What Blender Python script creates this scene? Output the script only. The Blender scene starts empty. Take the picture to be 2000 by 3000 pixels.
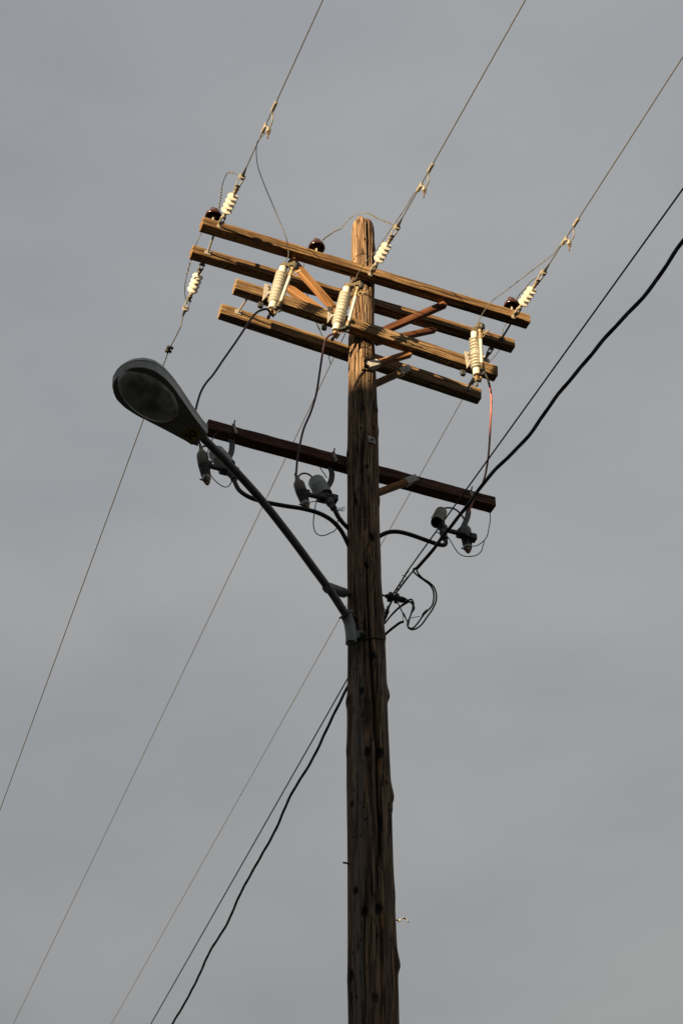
import bpy, bmesh, math, random
import numpy as np
from mathutils import Vector, Matrix

random.seed(7)
scene = bpy.context.scene
COL = scene.collection

# ------------------------------------------------------------------ camera
F, PITCH, EYE = 4958.0, math.atan2(4250, 4958.0), 1.6      # focal length in photo pixels (3000 tall)
cam = bpy.data.cameras.new("camera")
cam.sensor_fit = 'VERTICAL'
cam.sensor_height = 36.0
cam.lens = F / 3000 * 36.0
cam.clip_start, cam.clip_end = 0.1, 5000
cam_ob = bpy.data.objects.new("camera", cam)
COL.objects.link(cam_ob)
cam_ob.location = (0, 0, EYE)
cam_ob.rotation_euler = (math.pi / 2 + PITCH, 0, 0)
scene.camera = cam_ob

# ------------------------------------------------------------------ light
SUN_AZ, SUN_EL = 39.6, 6.0          # azimuth the light travels towards (clockwise from +Y), height of the sun
EXPOSURE = 1.0
sun = bpy.data.lights.new("sun", 'SUN')
sun.energy, sun.angle, sun.color = 5.0, math.radians(0.5), (1.0, 0.75, 0.43)
sun_ob = bpy.data.objects.new("sun", sun)
COL.objects.link(sun_ob)
_a, _e = math.radians(SUN_AZ), math.radians(SUN_EL)
LIGHT = Vector((math.sin(_a) * math.cos(_e), math.cos(_a) * math.cos(_e), -math.sin(_e)))
sun_ob.rotation_euler = LIGHT.to_track_quat('-Z', 'Y').to_euler()
sun_ob.location = (-30, -30, 30)

world = bpy.data.worlds.new("World")
scene.world = world
world.use_nodes = True
nt = world.node_tree
nt.nodes.clear()
def wn(kind, **kw):
    n = nt.nodes.new(kind)
    for k, v in kw.items():
        setattr(n, k, v)
    return n
out = wn('ShaderNodeOutputWorld')
bg = wn('ShaderNodeBackground')
sky = wn('ShaderNodeTexSky')
sky.sky_type = 'NISHITA'
sky.sun_disc = False
sky.sun_elevation = math.radians(SUN_EL)
sky.sun_rotation = math.radians(SUN_AZ + 180)
tc = wn('ShaderNodeTexCoord')
n1 = wn('ShaderNodeTexNoise'); n1.inputs['Scale'].default_value = 5.0; n1.inputs['Detail'].default_value = 6; n1.inputs['Roughness'].default_value = .5
n2 = wn('ShaderNodeTexNoise'); n2.inputs['Scale'].default_value = 1.3; n2.inputs['Detail'].default_value = 2
mp = wn('ShaderNodeMapping'); mp.inputs['Scale'].default_value = (1, 1.3, 2.6); mp.inputs['Location'].default_value = (2.3, .4, 1.7)
sep = wn('ShaderNodeSeparateXYZ')
hr = wn('ShaderNodeValToRGB')          # overcast veil: its tone changes with height over the horizon
hr.color_ramp.elements[0].position, hr.color_ramp.elements[0].color = .30, (1.460, 1.460, 1.453, 1)
hr.color_ramp.elements[1].position, hr.color_ramp.elements[1].color = .66, (1.829, 1.850, 1.858, 1)
el = hr.color_ramp.elements.new(.86); el.color = (1.702, 1.758, 1.822, 1)
cr = wn('ShaderNodeValToRGB')          # soft cloud mottling
cr.color_ramp.elements[0].position, cr.color_ramp.elements[0].color = .34, (.865, .885, .92, 1)
cr.color_ramp.elements[1].position, cr.color_ramp.elements[1].color = .66, (1.11, 1.10, 1.085, 1)
mul = wn('ShaderNodeMix', data_type='RGBA', blend_type='MULTIPLY'); mul.inputs['Factor'].default_value = 1
av = wn('ShaderNodeMath', operation='ADD')
hf = wn('ShaderNodeMath', operation='MULTIPLY'); hf.inputs[1].default_value = .5
mix = wn('ShaderNodeMix', data_type='RGBA'); mix.inputs['Factor'].default_value = .95
L = nt.links.new
L(tc.outputs['Generated'], mp.inputs['Vector']); L(mp.outputs[0], n1.inputs['Vector']); L(mp.outputs[0], n2.inputs['Vector'])
L(n1.outputs['Fac'], av.inputs[0]); L(n2.outputs['Fac'], av.inputs[1]); L(av.outputs[0], hf.inputs[0]); L(hf.outputs[0], cr.inputs['Fac'])
L(tc.outputs['Generated'], sep.inputs[0]); L(sep.outputs['Z'], hr.inputs['Fac'])
L(hr.outputs['Color'], mul.inputs[6]); L(cr.outputs['Color'], mul.inputs[7])
L(sky.outputs['Color'], mix.inputs[6]); L(mul.outputs[2], mix.inputs[7])
low = wn('ShaderNodeValToRGB')
low.color_ramp.elements[0].position, low.color_ramp.elements[0].color = .16, (.56, .56, .58, 1)
low.color_ramp.elements[1].position, low.color_ramp.elements[1].color = .38, (1, 1, 1, 1)
L(sep.outputs['Z'], low.inputs['Fac'])
side = wn('ShaderNodeMapRange'); side.inputs['From Min'].default_value = -.45; side.inputs['From Max'].default_value = .3
side.inputs['To Min'].default_value = .62; side.inputs['To Max'].default_value = 1.0
L(sep.outputs['Y'], side.inputs['Value'])
m1 = wn('ShaderNodeMix', data_type='RGBA', blend_type='MULTIPLY'); m1.inputs['Factor'].default_value = 1
m2 = wn('ShaderNodeMix', data_type='RGBA', blend_type='MULTIPLY'); m2.inputs['Factor'].default_value = 1
L(mix.outputs[2], m1.inputs[6]); L(low.outputs['Color'], m1.inputs[7])
L(m1.outputs[2], m2.inputs[6]); L(side.outputs[0], m2.inputs[7])
L(m2.outputs[2], bg.inputs['Color'])
bg.inputs['Strength'].default_value = 0.102
L(bg.outputs[0], out.inputs['Surface'])

scene.view_settings.view_transform = 'Standard'
scene.view_settings.look = 'None'
scene.view_settings.exposure = EXPOSURE
scene.view_settings.gamma = 1.0
scene.view_settings.use_curve_mapping = False

# ------------------------------------------------------------------ survey of the place
# pole foot, direction of the crossarms (A) and of the lines running away (W)
cp, sp = math.cos(PITCH), math.sin(PITCH)
EYEP = Vector((0, 0, EYE))
FOOT = Vector((.174, 9.0, 0))
_z = math.radians(68.6)
A = Vector((math.sin(_z), math.cos(_z), 0))
W = Vector((-math.cos(_z), math.sin(_z), 0))
Z = Vector((0, 0, 1))
def ray(u, v):
    return Vector((u - 1000, F * cp - (1500 - v) * sp, F * sp + (1500 - v) * cp))
def on_plane(u, v, p0, n):
    d = ray(u, v)
    return EYEP + d * ((p0 - EYEP).dot(n) / d.dot(n))
def P(u, v, t):
    """point measured in the upright plane parallel to the crossarms, t metres behind the pole axis"""
    return on_plane(u, v, FOOT + W * t, W)
def STZ(s, t, z):
    return FOOT + A * s + W * t + Z * z
def depth_of(q):
    r = q - EYEP
    return r.y * cp + r.z * sp
def path(pts):
    """[(u,v,t)...] -> points"""
    return [P(*q) for q in pts]

# ------------------------------------------------------------------ mesh helpers
def smooth_path(pts, per=6):
    pts = [Vector(p) for p in pts]
    if len(pts) < 3:
        return pts
    ext = [pts[0] * 2 - pts[1]] + pts + [pts[-1] * 2 - pts[-2]]
    o = []
    for i in range(1, len(ext) - 2):
        p0, p1, p2, p3 = ext[i - 1], ext[i], ext[i + 1], ext[i + 2]
        for k in range(per):
            t = k / per
            o.append(.5 * ((2 * p1) + (p2 - p0) * t + (2 * p0 - 5 * p1 + 4 * p2 - p3) * t * t + (3 * p1 - p0 - 3 * p2 + p3) * t ** 3))
    o.append(pts[-1])
    return o

def frame_of(axis, hint=Z):
    x = axis.normalized()
    y = hint - x * hint.dot(x)
    if y.length < 1e-4:
        y = Vector((1, 0, 0)) - x * x.x
    y.normalize()
    return x, y, x.cross(y)

class MB:
    def __init__(self):
        self.v, self.f, self.m = [], [], []
    def add(self, verts, faces, mi=0):
        b = len(self.v)
        self.v += [Vector(q) for q in verts]
        self.f += [tuple(b + i for i in f) for f in faces]
        self.m += [mi] * len(faces)
        return self
    def box(self, c, ax, half, ch=.12, mi=0):
        """chamfered box"""
        ax = [Vector(a).normalized() for a in ax]
        k = min(half) * ch
        vs, idx = [], {}
        for sx in (-1, 1):
            for sy in (-1, 1):
                for sz in (-1, 1):
                    s = (sx, sy, sz)
                    for d in range(3):
                        q = Vector(c)
                        for j in range(3):
                            q = q + ax[j] * (s[j] * (half[j] - (0 if j == d else k)))
                        idx[s + (d,)] = len(vs)
                        vs.append(q)
        fs = []
        for d in range(3):
            a, b = [j for j in range(3) if j != d]
            for s in (-1, 1):
                loop = []
                for p, q in ((-1, -1), (1, -1), (1, 1), (-1, 1)):
                    key = [0, 0, 0]; key[d] = s; key[a] = p; key[b] = q
                    loop.append(idx[tuple(key) + (d,)])
                fs.append(tuple(loop))
        for d in range(3):
            a, b = [j for j in range(3) if j != d]
            for p in (-1, 1):
                for q in (-1, 1):
                    k1 = [0, 0, 0]; k2 = [0, 0, 0]
                    k1[a] = k2[a] = p; k1[b] = k2[b] = q; k1[d] = -1; k2[d] = 1
                    k1, k2 = tuple(k1), tuple(k2)
                    fs.append((idx[k1 + (a,)], idx[k2 + (a,)], idx[k2 + (b,)], idx[k1 + (b,)]))
        for sx in (-1, 1):
            for sy in (-1, 1):
                for sz in (-1, 1):
                    fs.append(tuple(idx[(sx, sy, sz, d)] for d in range(3)))
        return self.add(vs, fs, mi)
    def bar(self, p0, p1, w, h, hint=Z, ch=.12, mi=0):
        p0, p1 = Vector(p0), Vector(p1)
        x, y, z = frame_of(p1 - p0, hint)
        return self.box((p0 + p1) / 2, (x, y, z), ((p1 - p0).length / 2, h / 2, w / 2), ch, mi)
    def tube(self, pts, r, n=8, per=0, mi=0):
        pts = smooth_path(pts, per) if per else [Vector(p) for p in pts]
        m = len(pts)
        rs = r if isinstance(r, (list, tuple)) else [r, r]
        def rad(i):
            t = i / max(1, m - 1) * (len(rs) - 1)
            k = min(int(t), len(rs) - 2)
            return rs[k] + (rs[k + 1] - rs[k]) * (t - k)
        vs, fs = [], []
        prev = None
        for i, p in enumerate(pts):
            d = (pts[min(i + 1, m - 1)] - pts[max(i - 1, 0)]).normalized()
            if prev is None:
                _, y, _ = frame_of(d)
            else:
                y = prev - d * prev.dot(d)
                if y.length < 1e-5:
                    _, y, _ = frame_of(d)
                y.normalize()
            prev = y
            z = d.cross(y)
            for k in range(n):
                a = 2 * math.pi * k / n
                vs.append(p + (y * math.cos(a) + z * math.sin(a)) * rad(i))
        for i in range(m - 1):
            for k in range(n):
                fs.append((i * n + k, i * n + (k + 1) % n, (i + 1) * n + (k + 1) % n, (i + 1) * n + k))
        fs.append(tuple(range(n - 1, -1, -1)))
        fs.append(tuple((m - 1) * n + k for k in range(n)))
        return self.add(vs, fs, mi)
    def lathe(self, p0, axis, prof, n=24, mi=0, caps=True):
        x, y, z = frame_of(Vector(axis))
        p0 = Vector(p0)
        vs, fs = [], []
        for d, r in prof:
            for k in range(n):
                a = 2 * math.pi * k / n
                vs.append(p0 + x * d + (y * math.cos(a) + z * math.sin(a)) * r)
        for i in range(len(prof) - 1):
            for k in range(n):
                fs.append((i * n + k, i * n + (k + 1) % n, (i + 1) * n + (k + 1) % n, (i + 1) * n + k))
        if caps:
            fs.append(tuple(range(n - 1, -1, -1)))
            fs.append(tuple((len(prof) - 1) * n + k for k in range(n)))
        return self.add(vs, fs, mi)
    def prism(self, poly, nrm, th, mi=0):
        """flat polygon (points) thickened along nrm"""
        nrm = Vector(nrm).normalized() * th
        n = len(poly)
        vs = [Vector(p) - nrm / 2 for p in poly] + [Vector(p) + nrm / 2 for p in poly]
        fs = [tuple(range(n - 1, -1, -1)), tuple(range(n, 2 * n))]
        fs += [(i, (i + 1) % n, n + (i + 1) % n, n + i) for i in range(n)]
        return self.add(vs, fs, mi)
    def torus(self, c, axis, R, r, n=20, k=8, mi=0):
        x, y, z = frame_of(Vector(axis))
        c = Vector(c)
        vs, fs = [], []
        for i in range(n):
            a = 2 * math.pi * i / n
            d = y * math.cos(a) + z * math.sin(a)
            for j in range(k):
                b = 2 * math.pi * j / k
                vs.append(c + d * (R + r * math.cos(b)) + x * r * math.sin(b))
        for i in range(n):
            for j in range(k):
                fs.append((i * k + j, ((i + 1) % n) * k + j, ((i + 1) % n) * k + (j + 1) % k, i * k + (j + 1) % k))
        return self.add(vs, fs, mi)
    def wrap(self, pts, r, turns, R, n=5, mi=0):
        """a wire wound round the path pts"""
        pts = smooth_path(pts, 8) if len(pts) > 2 else [Vector(pts[0]).lerp(Vector(pts[1]), i / 20) for i in range(21)]
        L_ = [0]
        for i in range(1, len(pts)):
            L_.append(L_[-1] + (pts[i] - pts[i - 1]).length)
        steps = int(turns * 10)
        o = []
        for s in range(steps + 1):
            d = L_[-1] * s / steps
            i = max(1, min(len(pts) - 1, next((j for j in range(1, len(pts)) if L_[j] >= d - 1e-9), len(pts) - 1)))
            t = (d - L_[i - 1]) / max(1e-9, L_[i] - L_[i - 1])
            c = pts[i - 1].lerp(pts[i], t)
            _, y, z = frame_of(pts[i] - pts[i - 1])
            a = 2 * math.pi * turns * s / steps
            o.append(c + (y * math.cos(a) + z * math.sin(a)) * R)
        return self.tube(o, r, n, mi=mi)
    def build(self, name, mats, parent=None, local=False, sharp=35):
        mats = mats if isinstance(mats, (list, tuple)) else [mats]
        off = Vector((0, 0, 0))
        if parent is not None and not local:
            q = parent
            while q is not None:
                off = off + q.location
                q = q.parent
        me = bpy.data.meshes.new(name)
        me.from_pydata([q - off for q in self.v], [], self.f)
        for m in mats:
            me.materials.append(m)
        for i, p in enumerate(me.polygons):
            p.material_index = self.m[i]
            p.use_smooth = True
        me.update()
        bm = bmesh.new(); bm.from_mesh(me)
        bmesh.ops.recalc_face_normals(bm, faces=bm.faces)
        bm.to_mesh(me); bm.free()
        me.set_sharp_from_angle(angle=math.radians(sharp))
        o = bpy.data.objects.new(name, me)
        COL.objects.link(o)
        o.parent = parent
        return o

def tag(o, label, cat, group=None):
    o['label'], o['category'] = label, cat
    if group:
        o['group'] = group
    return o
def thing(name, label, cat, loc, group=None):
    o = bpy.data.objects.new(name, None)
    o.empty_display_size = .1
    COL.objects.link(o)
    o.location = loc
    return tag(o, label, cat, group)
def single(name, mb, mat, label, cat, group=None, sharp=35):
    """a thing made of one mesh; its origin sits at the first point"""
    p = mb.v[0].copy()
    mb.v = [q - p for q in mb.v]
    o = mb.build(name, mat, None, sharp=sharp)
    o.location = p
    return tag(o, label, cat, group)

# ------------------------------------------------------------------ materials
def mat(name, col, rough=.6, metal=0.0, var=.25, scale=30, bump=.0, spec=.5, col2=None):
    m = bpy.data.materials.new(name)
    m.use_nodes = True
    t = m.node_tree
    b = t.nodes['Principled BSDF']
    b.inputs['Roughness'].default_value = rough
    b.inputs['Metallic'].default_value = metal
    b.inputs['Specular IOR Level'].default_value = spec
    co = t.nodes.new('ShaderNodeTexCoord')
    n = t.nodes.new('ShaderNodeTexNoise')
    n.inputs['Scale'].default_value = scale
    n.inputs['Detail'].default_value = 6
    r = t.nodes.new('ShaderNodeValToRGB')
    c2 = col2 or tuple(c * (1 - var) for c in col)
    c1 = tuple(min(1, c * (1 + var * .6)) for c in col)
    r.color_ramp.elements[0].position, r.color_ramp.elements[0].color = .35, (*c2, 1)
    r.color_ramp.elements[1].position, r.color_ramp.elements[1].color = .65, (*c1, 1)
    t.links.new(co.outputs['Object'], n.inputs['Vector'])
    t.links.new(n.outputs['Fac'], r.inputs['Fac'])
    t.links.new(r.outputs['Color'], b.inputs['Base Color'])
    if bump:
        bp = t.nodes.new('ShaderNodeBump')
        bp.inputs['Strength'].default_value = bump
        bp.inputs['Distance'].default_value = .003
        t.links.new(n.outputs['Fac'], bp.inputs['Height'])
        t.links.new(bp.outputs[0], b.inputs['Normal'])
    return m

def wood(name, dark, mid, light, scale, axis, rough=.85, marks=False, bump=.7):
    """grain running along one object axis: fine fibres, broad bands, cracks; marks reads the mesh attribute of knots and chips"""
    m = bpy.data.materials.new(name)
    m.use_nodes = True
    t = m.node_tree
    b = t.nodes['Principled BSDF']
    b.inputs['Roughness'].default_value = rough
    b.inputs['Specular IOR Level'].default_value = .2
    co = t.nodes.new('ShaderNodeTexCoord')
    def stretched(sc, along, detail=8, dist=0.0):
        mp = t.nodes.new('ShaderNodeMapping')
        s = [sc, sc, sc]; s[axis] = along
        mp.inputs['Scale'].default_value = s
        t.links.new(co.outputs['Object'], mp.inputs['Vector'])
        n = t.nodes.new('ShaderNodeTexNoise')
        n.inputs['Scale'].default_value = 1
        n.inputs['Detail'].default_value = detail
        n.inputs['Roughness'].default_value = .6
        n.inputs['Distortion'].default_value = dist
        t.links.new(mp.outputs[0], n.inputs['Vector'])
        return n
    fine = stretched(scale, scale * .03, 6, .3)
    broad = stretched(scale * .36, scale * .016, 4, .5)
    crack = stretched(scale * .7, scale * .02, 3, .2)
    r = t.nodes.new('ShaderNodeValToRGB')
    e = r.color_ramp.elements
    e[0].position, e[0].color = .40, (*dark, 1)
    e[1].position, e[1].color = .60, (*light, 1)
    q = e.new(.5); q.color = (*mid, 1)
    mx = t.nodes.new('ShaderNodeMath'); mx.operation = 'MULTIPLY_ADD'
    mx.inputs[1].default_value = .55
    h2 = t.nodes.new('ShaderNodeMath'); h2.operation = 'MULTIPLY'; h2.inputs[1].default_value = .45
    t.links.new(broad.outputs['Fac'], h2.inputs[0])
    t.links.new(fine.outputs['Fac'], mx.inputs[0]); t.links.new(h2.outputs[0], mx.inputs[2])
    t.links.new(mx.outputs[0], r.inputs['Fac'])
    ck = t.nodes.new('ShaderNodeValToRGB')
    ck.color_ramp.elements[0].position, ck.color_ramp.elements[0].color = .36, (.16, .14, .12, 1)
    ck.color_ramp.elements[1].position, ck.color_ramp.elements[1].color = .45, (1, 1, 1, 1)
    t.links.new(crack.outputs['Fac'], ck.inputs['Fac'])
    mul = t.nodes.new('ShaderNodeMix'); mul.data_type = 'RGBA'; mul.blend_type = 'MULTIPLY'
    mul.inputs['Factor'].default_value = 1
    t.links.new(r.outputs['Color'], mul.inputs[6]); t.links.new(ck.outputs['Color'], mul.inputs[7])
    last = mul.outputs[2]
    if marks:
        at = t.nodes.new('ShaderNodeAttribute'); at.attribute_name = 'marks'
        sp_ = t.nodes.new('ShaderNodeSeparateColor')
        t.links.new(at.outputs['Color'], sp_.inputs[0])
        for ch, colr in (('Blue', (.215, .205, .18)), ('Green', (.36, .20, .085)), ('Red', (.022, .017, .013))):
            k = t.nodes.new('ShaderNodeMix'); k.data_type = 'RGBA'
            k.inputs[7].default_value = (*colr, 1)
            t.links.new(sp_.outputs[ch], k.inputs['Factor'])
            t.links.new(last, k.inputs[6])
            last = k.outputs[2]
            if ch == 'Blue':
                k2 = t.nodes.new('ShaderNodeMix'); k2.data_type = 'RGBA'; k2.blend_type = 'MULTIPLY'; k2.inputs['Factor'].default_value = .8
                t.links.new(last, k2.inputs[6]); t.links.new(ck.outputs['Color'], k2.inputs[7])
                last = k2.outputs[2]
    if marks:                                   # the wood colour is darker towards the foot, lighter at the top
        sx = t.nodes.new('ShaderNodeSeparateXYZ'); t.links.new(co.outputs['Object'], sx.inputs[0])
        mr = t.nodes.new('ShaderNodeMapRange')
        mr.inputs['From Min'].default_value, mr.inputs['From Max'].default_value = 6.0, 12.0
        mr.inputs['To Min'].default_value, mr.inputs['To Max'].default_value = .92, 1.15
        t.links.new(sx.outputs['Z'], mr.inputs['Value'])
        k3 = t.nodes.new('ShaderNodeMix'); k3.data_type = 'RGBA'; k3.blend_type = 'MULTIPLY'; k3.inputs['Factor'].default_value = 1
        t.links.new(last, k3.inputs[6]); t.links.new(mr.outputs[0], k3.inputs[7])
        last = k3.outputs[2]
    t.links.new(last, b.inputs['Base Color'])
    bp = t.nodes.new('ShaderNodeBump')
    bp.inputs['Strength'].default_value = bump
    bp.inputs['Distance'].default_value = .006
    ad = t.nodes.new('ShaderNodeMath'); ad.operation = 'ADD'
    t.links.new(fine.outputs['Fac'], ad.inputs[0]); t.links.new(crack.outputs['Fac'], ad.inputs[1])
    t.links.new(ad.outputs[0], bp.inputs['Height'])
    t.links.new(bp.outputs[0], b.inputs['Normal'])
    return m

M = dict(
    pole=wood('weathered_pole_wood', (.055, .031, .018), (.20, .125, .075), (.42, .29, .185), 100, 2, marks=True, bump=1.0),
    arm=wood('weathered_arm_wood', (.10, .056, .028), (.27, .175, .090), (.52, .37, .22), 85, 0, bump=.9),
    brown_arm=wood('brown_weathered_arm_wood', (.065, .035, .017), (.22, .132, .064), (.46, .30, .16), 75, 0, bump=.9),
    red_arm=wood('creosoted_arm_wood', (.055, .026, .019), (.145, .070, .047), (.23, .125, .085), 110, 0, bump=.6),
    brace=wood('orange_brace_wood', (.20, .090, .038), (.37, .185, .080), (.48, .27, .13), 110, 0, bump=.4),
    red_brace=wood('red_brown_brace_wood', (.06, .022, .012), (.15, .058, .028), (.27, .12, .06), 110, 0, bump=.4),
    steel=mat('galvanised_steel', (.46, .44, .40), .55, .25, .25, 60, .1),
    bare_steel=mat('dull_grey_plate', (.52, .50, .46), .6, .1, .2, 40),
    dark_steel=mat('dark_weathered_steel', (.075, .078, .078), .55, .3, .3, 40),
    rust=mat('rusty_steel', (.20, .12, .07), .75, .2, .4, 80, .1),
    white=mat('white_polymer', (.72, .70, .64), .45, 0, .06, 20),
    grey_poly=mat('grey_white_cap', (.40, .43, .40), .5, 0, .12, 25),
    olive=mat('olive_grey_cap', (.20, .185, .145), .55, 0, .15, 25),
    fin=mat('dark_grey_fins', (.12, .12, .115), .5, 0, .15, 25),
    brass=mat('brass_end', (.33, .225, .12), .5, .4, .25, 50),
    bronze=mat('dull_bronze_casting', (.17, .135, .08), .5, .3, .35, 60, .1),
    bronze2=mat('worn_bronze', (.34, .26, .16), .5, .3, .3, 60, .1),
    porcelain=mat('brown_glazed_porcelain', (.075, .027, .019), .2, 0, .35, 14, spec=.6),
    alu=mat('weathered_aluminium_wire', (.17, .155, .12), .55, .3, .3, 50),
    alu_bright=mat('pale_cast_aluminium', (.46, .41, .33), .5, .3, .2, 50, .1),
    black=mat('black_cable', (.018, .018, .020), .55, 0, .3, 30),
    maroon=mat('maroon_cable', (.095, .042, .048), .5, 0, .3, 20),
    pink=mat('salmon_cable', (.50, .17, .13), .5, 0, .15, 20),
    lamp_grey=mat('grey_painted_aluminium', (.50, .52, .505), .5, .1, .12, 12),
    lamp_under=mat('dusty_grey_door', (.30, .285, .26), .65, 0, .2, 10),
    socket=mat('grey_cast_socket', (.30, .32, .31), .6, .2, .2, 14),
    pipe=mat('dark_grey_steel_pipe', (.15, .155, .15), .5, .25, .2, 12),
    yellow=mat('yellow_sticker', (.42, .31, .02), .5, 0, .08, 20),
    ink=mat('black_ink', (.015, .014, .012), .6, 0, .1, 20),
    feather=mat('white_feather', (.75, .72, .66), .8, 0, .06, 10),
    feather_grey=mat('grey_feather', (.30, .30, .31), .8, 0, .06, 10),
    wing_tip=mat('black_feather', (.03, .03, .03), .8, 0, .1, 10),
    grass=mat('dry_grass', (.042, .040, .030), .95, 0, .4, .6),
    reflector=mat('tarnished_reflector', (.42, .41, .39), .4, .5, .5, 7),
)
def glass_mat():
    m = bpy.data.materials.new('dusty_refractor_glass')
    m.use_nodes = True
    b = m.node_tree.nodes['Principled BSDF']
    b.inputs['Base Color'].default_value = (.42, .41, .385, 1)
    b.inputs['Roughness'].default_value = .18
    b.inputs['Transmission Weight'].default_value = .45
    b.inputs['IOR'].default_value = 1.45
    n = m.node_tree.nodes.new('ShaderNodeTexNoise'); n.inputs['Scale'].default_value = 9; n.inputs['Detail'].default_value = 5
    r = m.node_tree.nodes.new('ShaderNodeMapRange'); r.inputs['To Min'].default_value = .12; r.inputs['To Max'].default_value = .3
    cr_ = m.node_tree.nodes.new('ShaderNodeValToRGB')
    cr_.color_ramp.elements[0].position, cr_.color_ramp.elements[0].color = .42, (.38, .37, .35, 1)
    cr_.color_ramp.elements[1].position, cr_.color_ramp.elements[1].color = .60, (.90, .88, .83, 1)
    tcn = m.node_tree.nodes.new('ShaderNodeTexCoord')
    m.node_tree.links.new(tcn.outputs['Object'], n.inputs['Vector'])
    m.node_tree.links.new(n.outputs['Fac'], cr_.inputs['Fac']); m.node_tree.links.new(cr_.outputs['Color'], b.inputs['Base Color'])
    m.node_tree.links.new(n.outputs['Fac'], r.inputs['Value']); m.node_tree.links.new(r.outputs[0], b.inputs['Roughness'])
    return m
M['glass'] = glass_mat()

# ------------------------------------------------------------------ ground and the unseen ridge added for shade
g = MB()
R_ = [0, 6, 15, 40, 120, 400, 1500]
vs, fs = [Vector((0, 0, 0))], []
for r in R_[1:]:
    for k in range(48):
        a = 2 * math.pi * k / 48
        vs.append(Vector((r * math.cos(a), r * math.sin(a), 0)))
for k in range(48):
    fs.append((0, 1 + k, 1 + (k + 1) % 48))
for i in range(len(R_) - 2):
    for k in range(48):
        a, b = 1 + i * 48, 1 + (i + 1) * 48
        fs.append((a + k, b + k, b + (k + 1) % 48, a + (k + 1) % 48))
g.add(vs, fs)
gr = g.build('ground', M['grass'])
gr['kind'] = 'structure'

SHADE_Z = 10.62                      # height on the pole where the added ridge's shadow ends
hx = Vector((LIGHT.x, LIGHT.y, 0)).normalized()
hy = Vector((-hx.y, hx.x, 0))
HD = 32.0
top = SHADE_Z + HD * math.tan(_e)
hm = MB()  # ridge out of view behind the camera, added to shade the lower pole
vs, fs = [], []
NX, NY = 24, 90
for j in range(NY + 1):
    y = (j / NY - .5) * 260
    env = math.exp(-(y / 95) ** 4)
    for i in range(NX + 1):
        x = (i / NX - .5) * 56
        h = math.cos(min(1, abs(x) / 28) * math.pi) * .5 + .5
        zz = (top + .10 * math.sin(y * .9) + .06 * math.sin(y * 2.3 + 1)) * h * env
        if i not in (NX // 2,):
            zz += (.25 * math.sin(x * .7 + y * .31) + .2 * math.sin(y * .57 - x * .9)) * h * (1 - h) * 2
        vs.append(FOOT - hx * (HD + x) + hy * y + Z * (zz - .15))
for j in range(NY):
    for i in range(NX):
        a = j * (NX + 1) + i
        fs.append((a, a + 1, a + NX + 2, a + NX + 1))
hm.add(vs, fs)
ho = hm.build('unseen_shade_ridge', M['grass'], sharp=180)
ho['kind'] = 'structure'

# ------------------------------------------------------------------ utility pole
def hash2(i, j, s):
    h = np.sin(i * 127.1 + j * 311.7 + s * 74.7) * 43758.5453
    return h - np.floor(h)
def vnoise(x, y, s, period=None):
    xi, yi = np.floor(x), np.floor(y)
    fx, fy = x - xi, y - yi
    fx, fy = fx * fx * (3 - 2 * fx), fy * fy * (3 - 2 * fy)
    x1 = xi + 1
    if period:
        xi, x1 = np.mod(xi, period), np.mod(x1, period)
    a, b = hash2(xi, yi, s), hash2(x1, yi, s)
    c, d = hash2(xi, yi + 1, s), hash2(x1, yi + 1, s)
    return (a * (1 - fx) + b * fx) * (1 - fy) + (c * (1 - fx) + d * fx) * fy

POLE = thing('utility_pole', 'tall weathered brown wooden utility pole carrying five crossarms', 'utility pole', FOOT)
prof = [(650, 1063, 66), (690, 1062.5, 66), (836, 1061, 69.5), (1000, 1059, 75.5), (1230, 1063, 85.5), (1480, 1063.5, 93), (1700, 1067.5, 99), (1950, 1074, 112), (2300, 1080.5, 129), (2600, 1085.5, 139), (3000, 1094, 150)]
zz, cx, rr = [], [], []
for y, c, w in prof:
    q = on_plane(c, y, FOOT, Vector((0, 1, 0)))
    zz.append(q.z); cx.append(q.x - FOOT.x); rr.append(w / 2 / F * depth_of(q))
zz.append(0.0); cx.append(.01); rr.append(.185)
zz, cx, rr = np.array(zz[::-1]), np.array(cx[::-1]), np.array(rr[::-1])
TOPZ = float(zz[-1])
cx[-1] = cx[-2]
def pole_c(z): return np.interp(z, zz, cx)
def pole_r(z): return np.interp(z, zz, rr)
def surf(u, v):
    """(height, angle about the axis) of the place on the pole's near side seen at u, v of the survey"""
    z = 8.0
    for _ in range(6):
        q = on_plane(u, v, FOOT - Vector((0, float(pole_r(z)) * .8, 0)), Vector((0, 1, 0)))
        z = q.z
    s = (q.x - FOOT.x - float(pole_c(z))) / float(pole_r(z))
    return z, math.asin(max(-.999, min(.999, s)))
NT, NR = 280, 1100
zr = np.concatenate([np.linspace(0, 5.2, 40, endpoint=False), np.linspace(5.2, TOPZ, NR)])
th = np.linspace(-math.pi, math.pi, NT, endpoint=False)
TH, ZR = np.meshgrid(th, zr)
rad = pole_r(ZR)
tn = (TH + math.pi) / (2 * math.pi)
warp = tn + .012 * (vnoise(tn * 8, ZR * 1.2, 5, 8) - .5)
disp = .008 * (vnoise(tn * 5, ZR * .9, 1, 5) - .5) + .006 * (vnoise(tn * 14, ZR * 1.7, 2, 14) - .5)
grain = vnoise(np.mod(warp, 1) * 64, ZR * 1.1, 3, 64)
grain2 = vnoise(np.mod(warp, 1) * 110, ZR * 3.5, 4, 110)
disp += .0050 * (grain - .5) + .0030 * (grain2 - .5)
dark = np.clip((.25 - grain) * 3.0, 0, 1) * .45
chip = np.zeros_like(dark)
def angd(a, b):
    d = a - b
    return np.arctan2(np.sin(d), np.cos(d))
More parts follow.
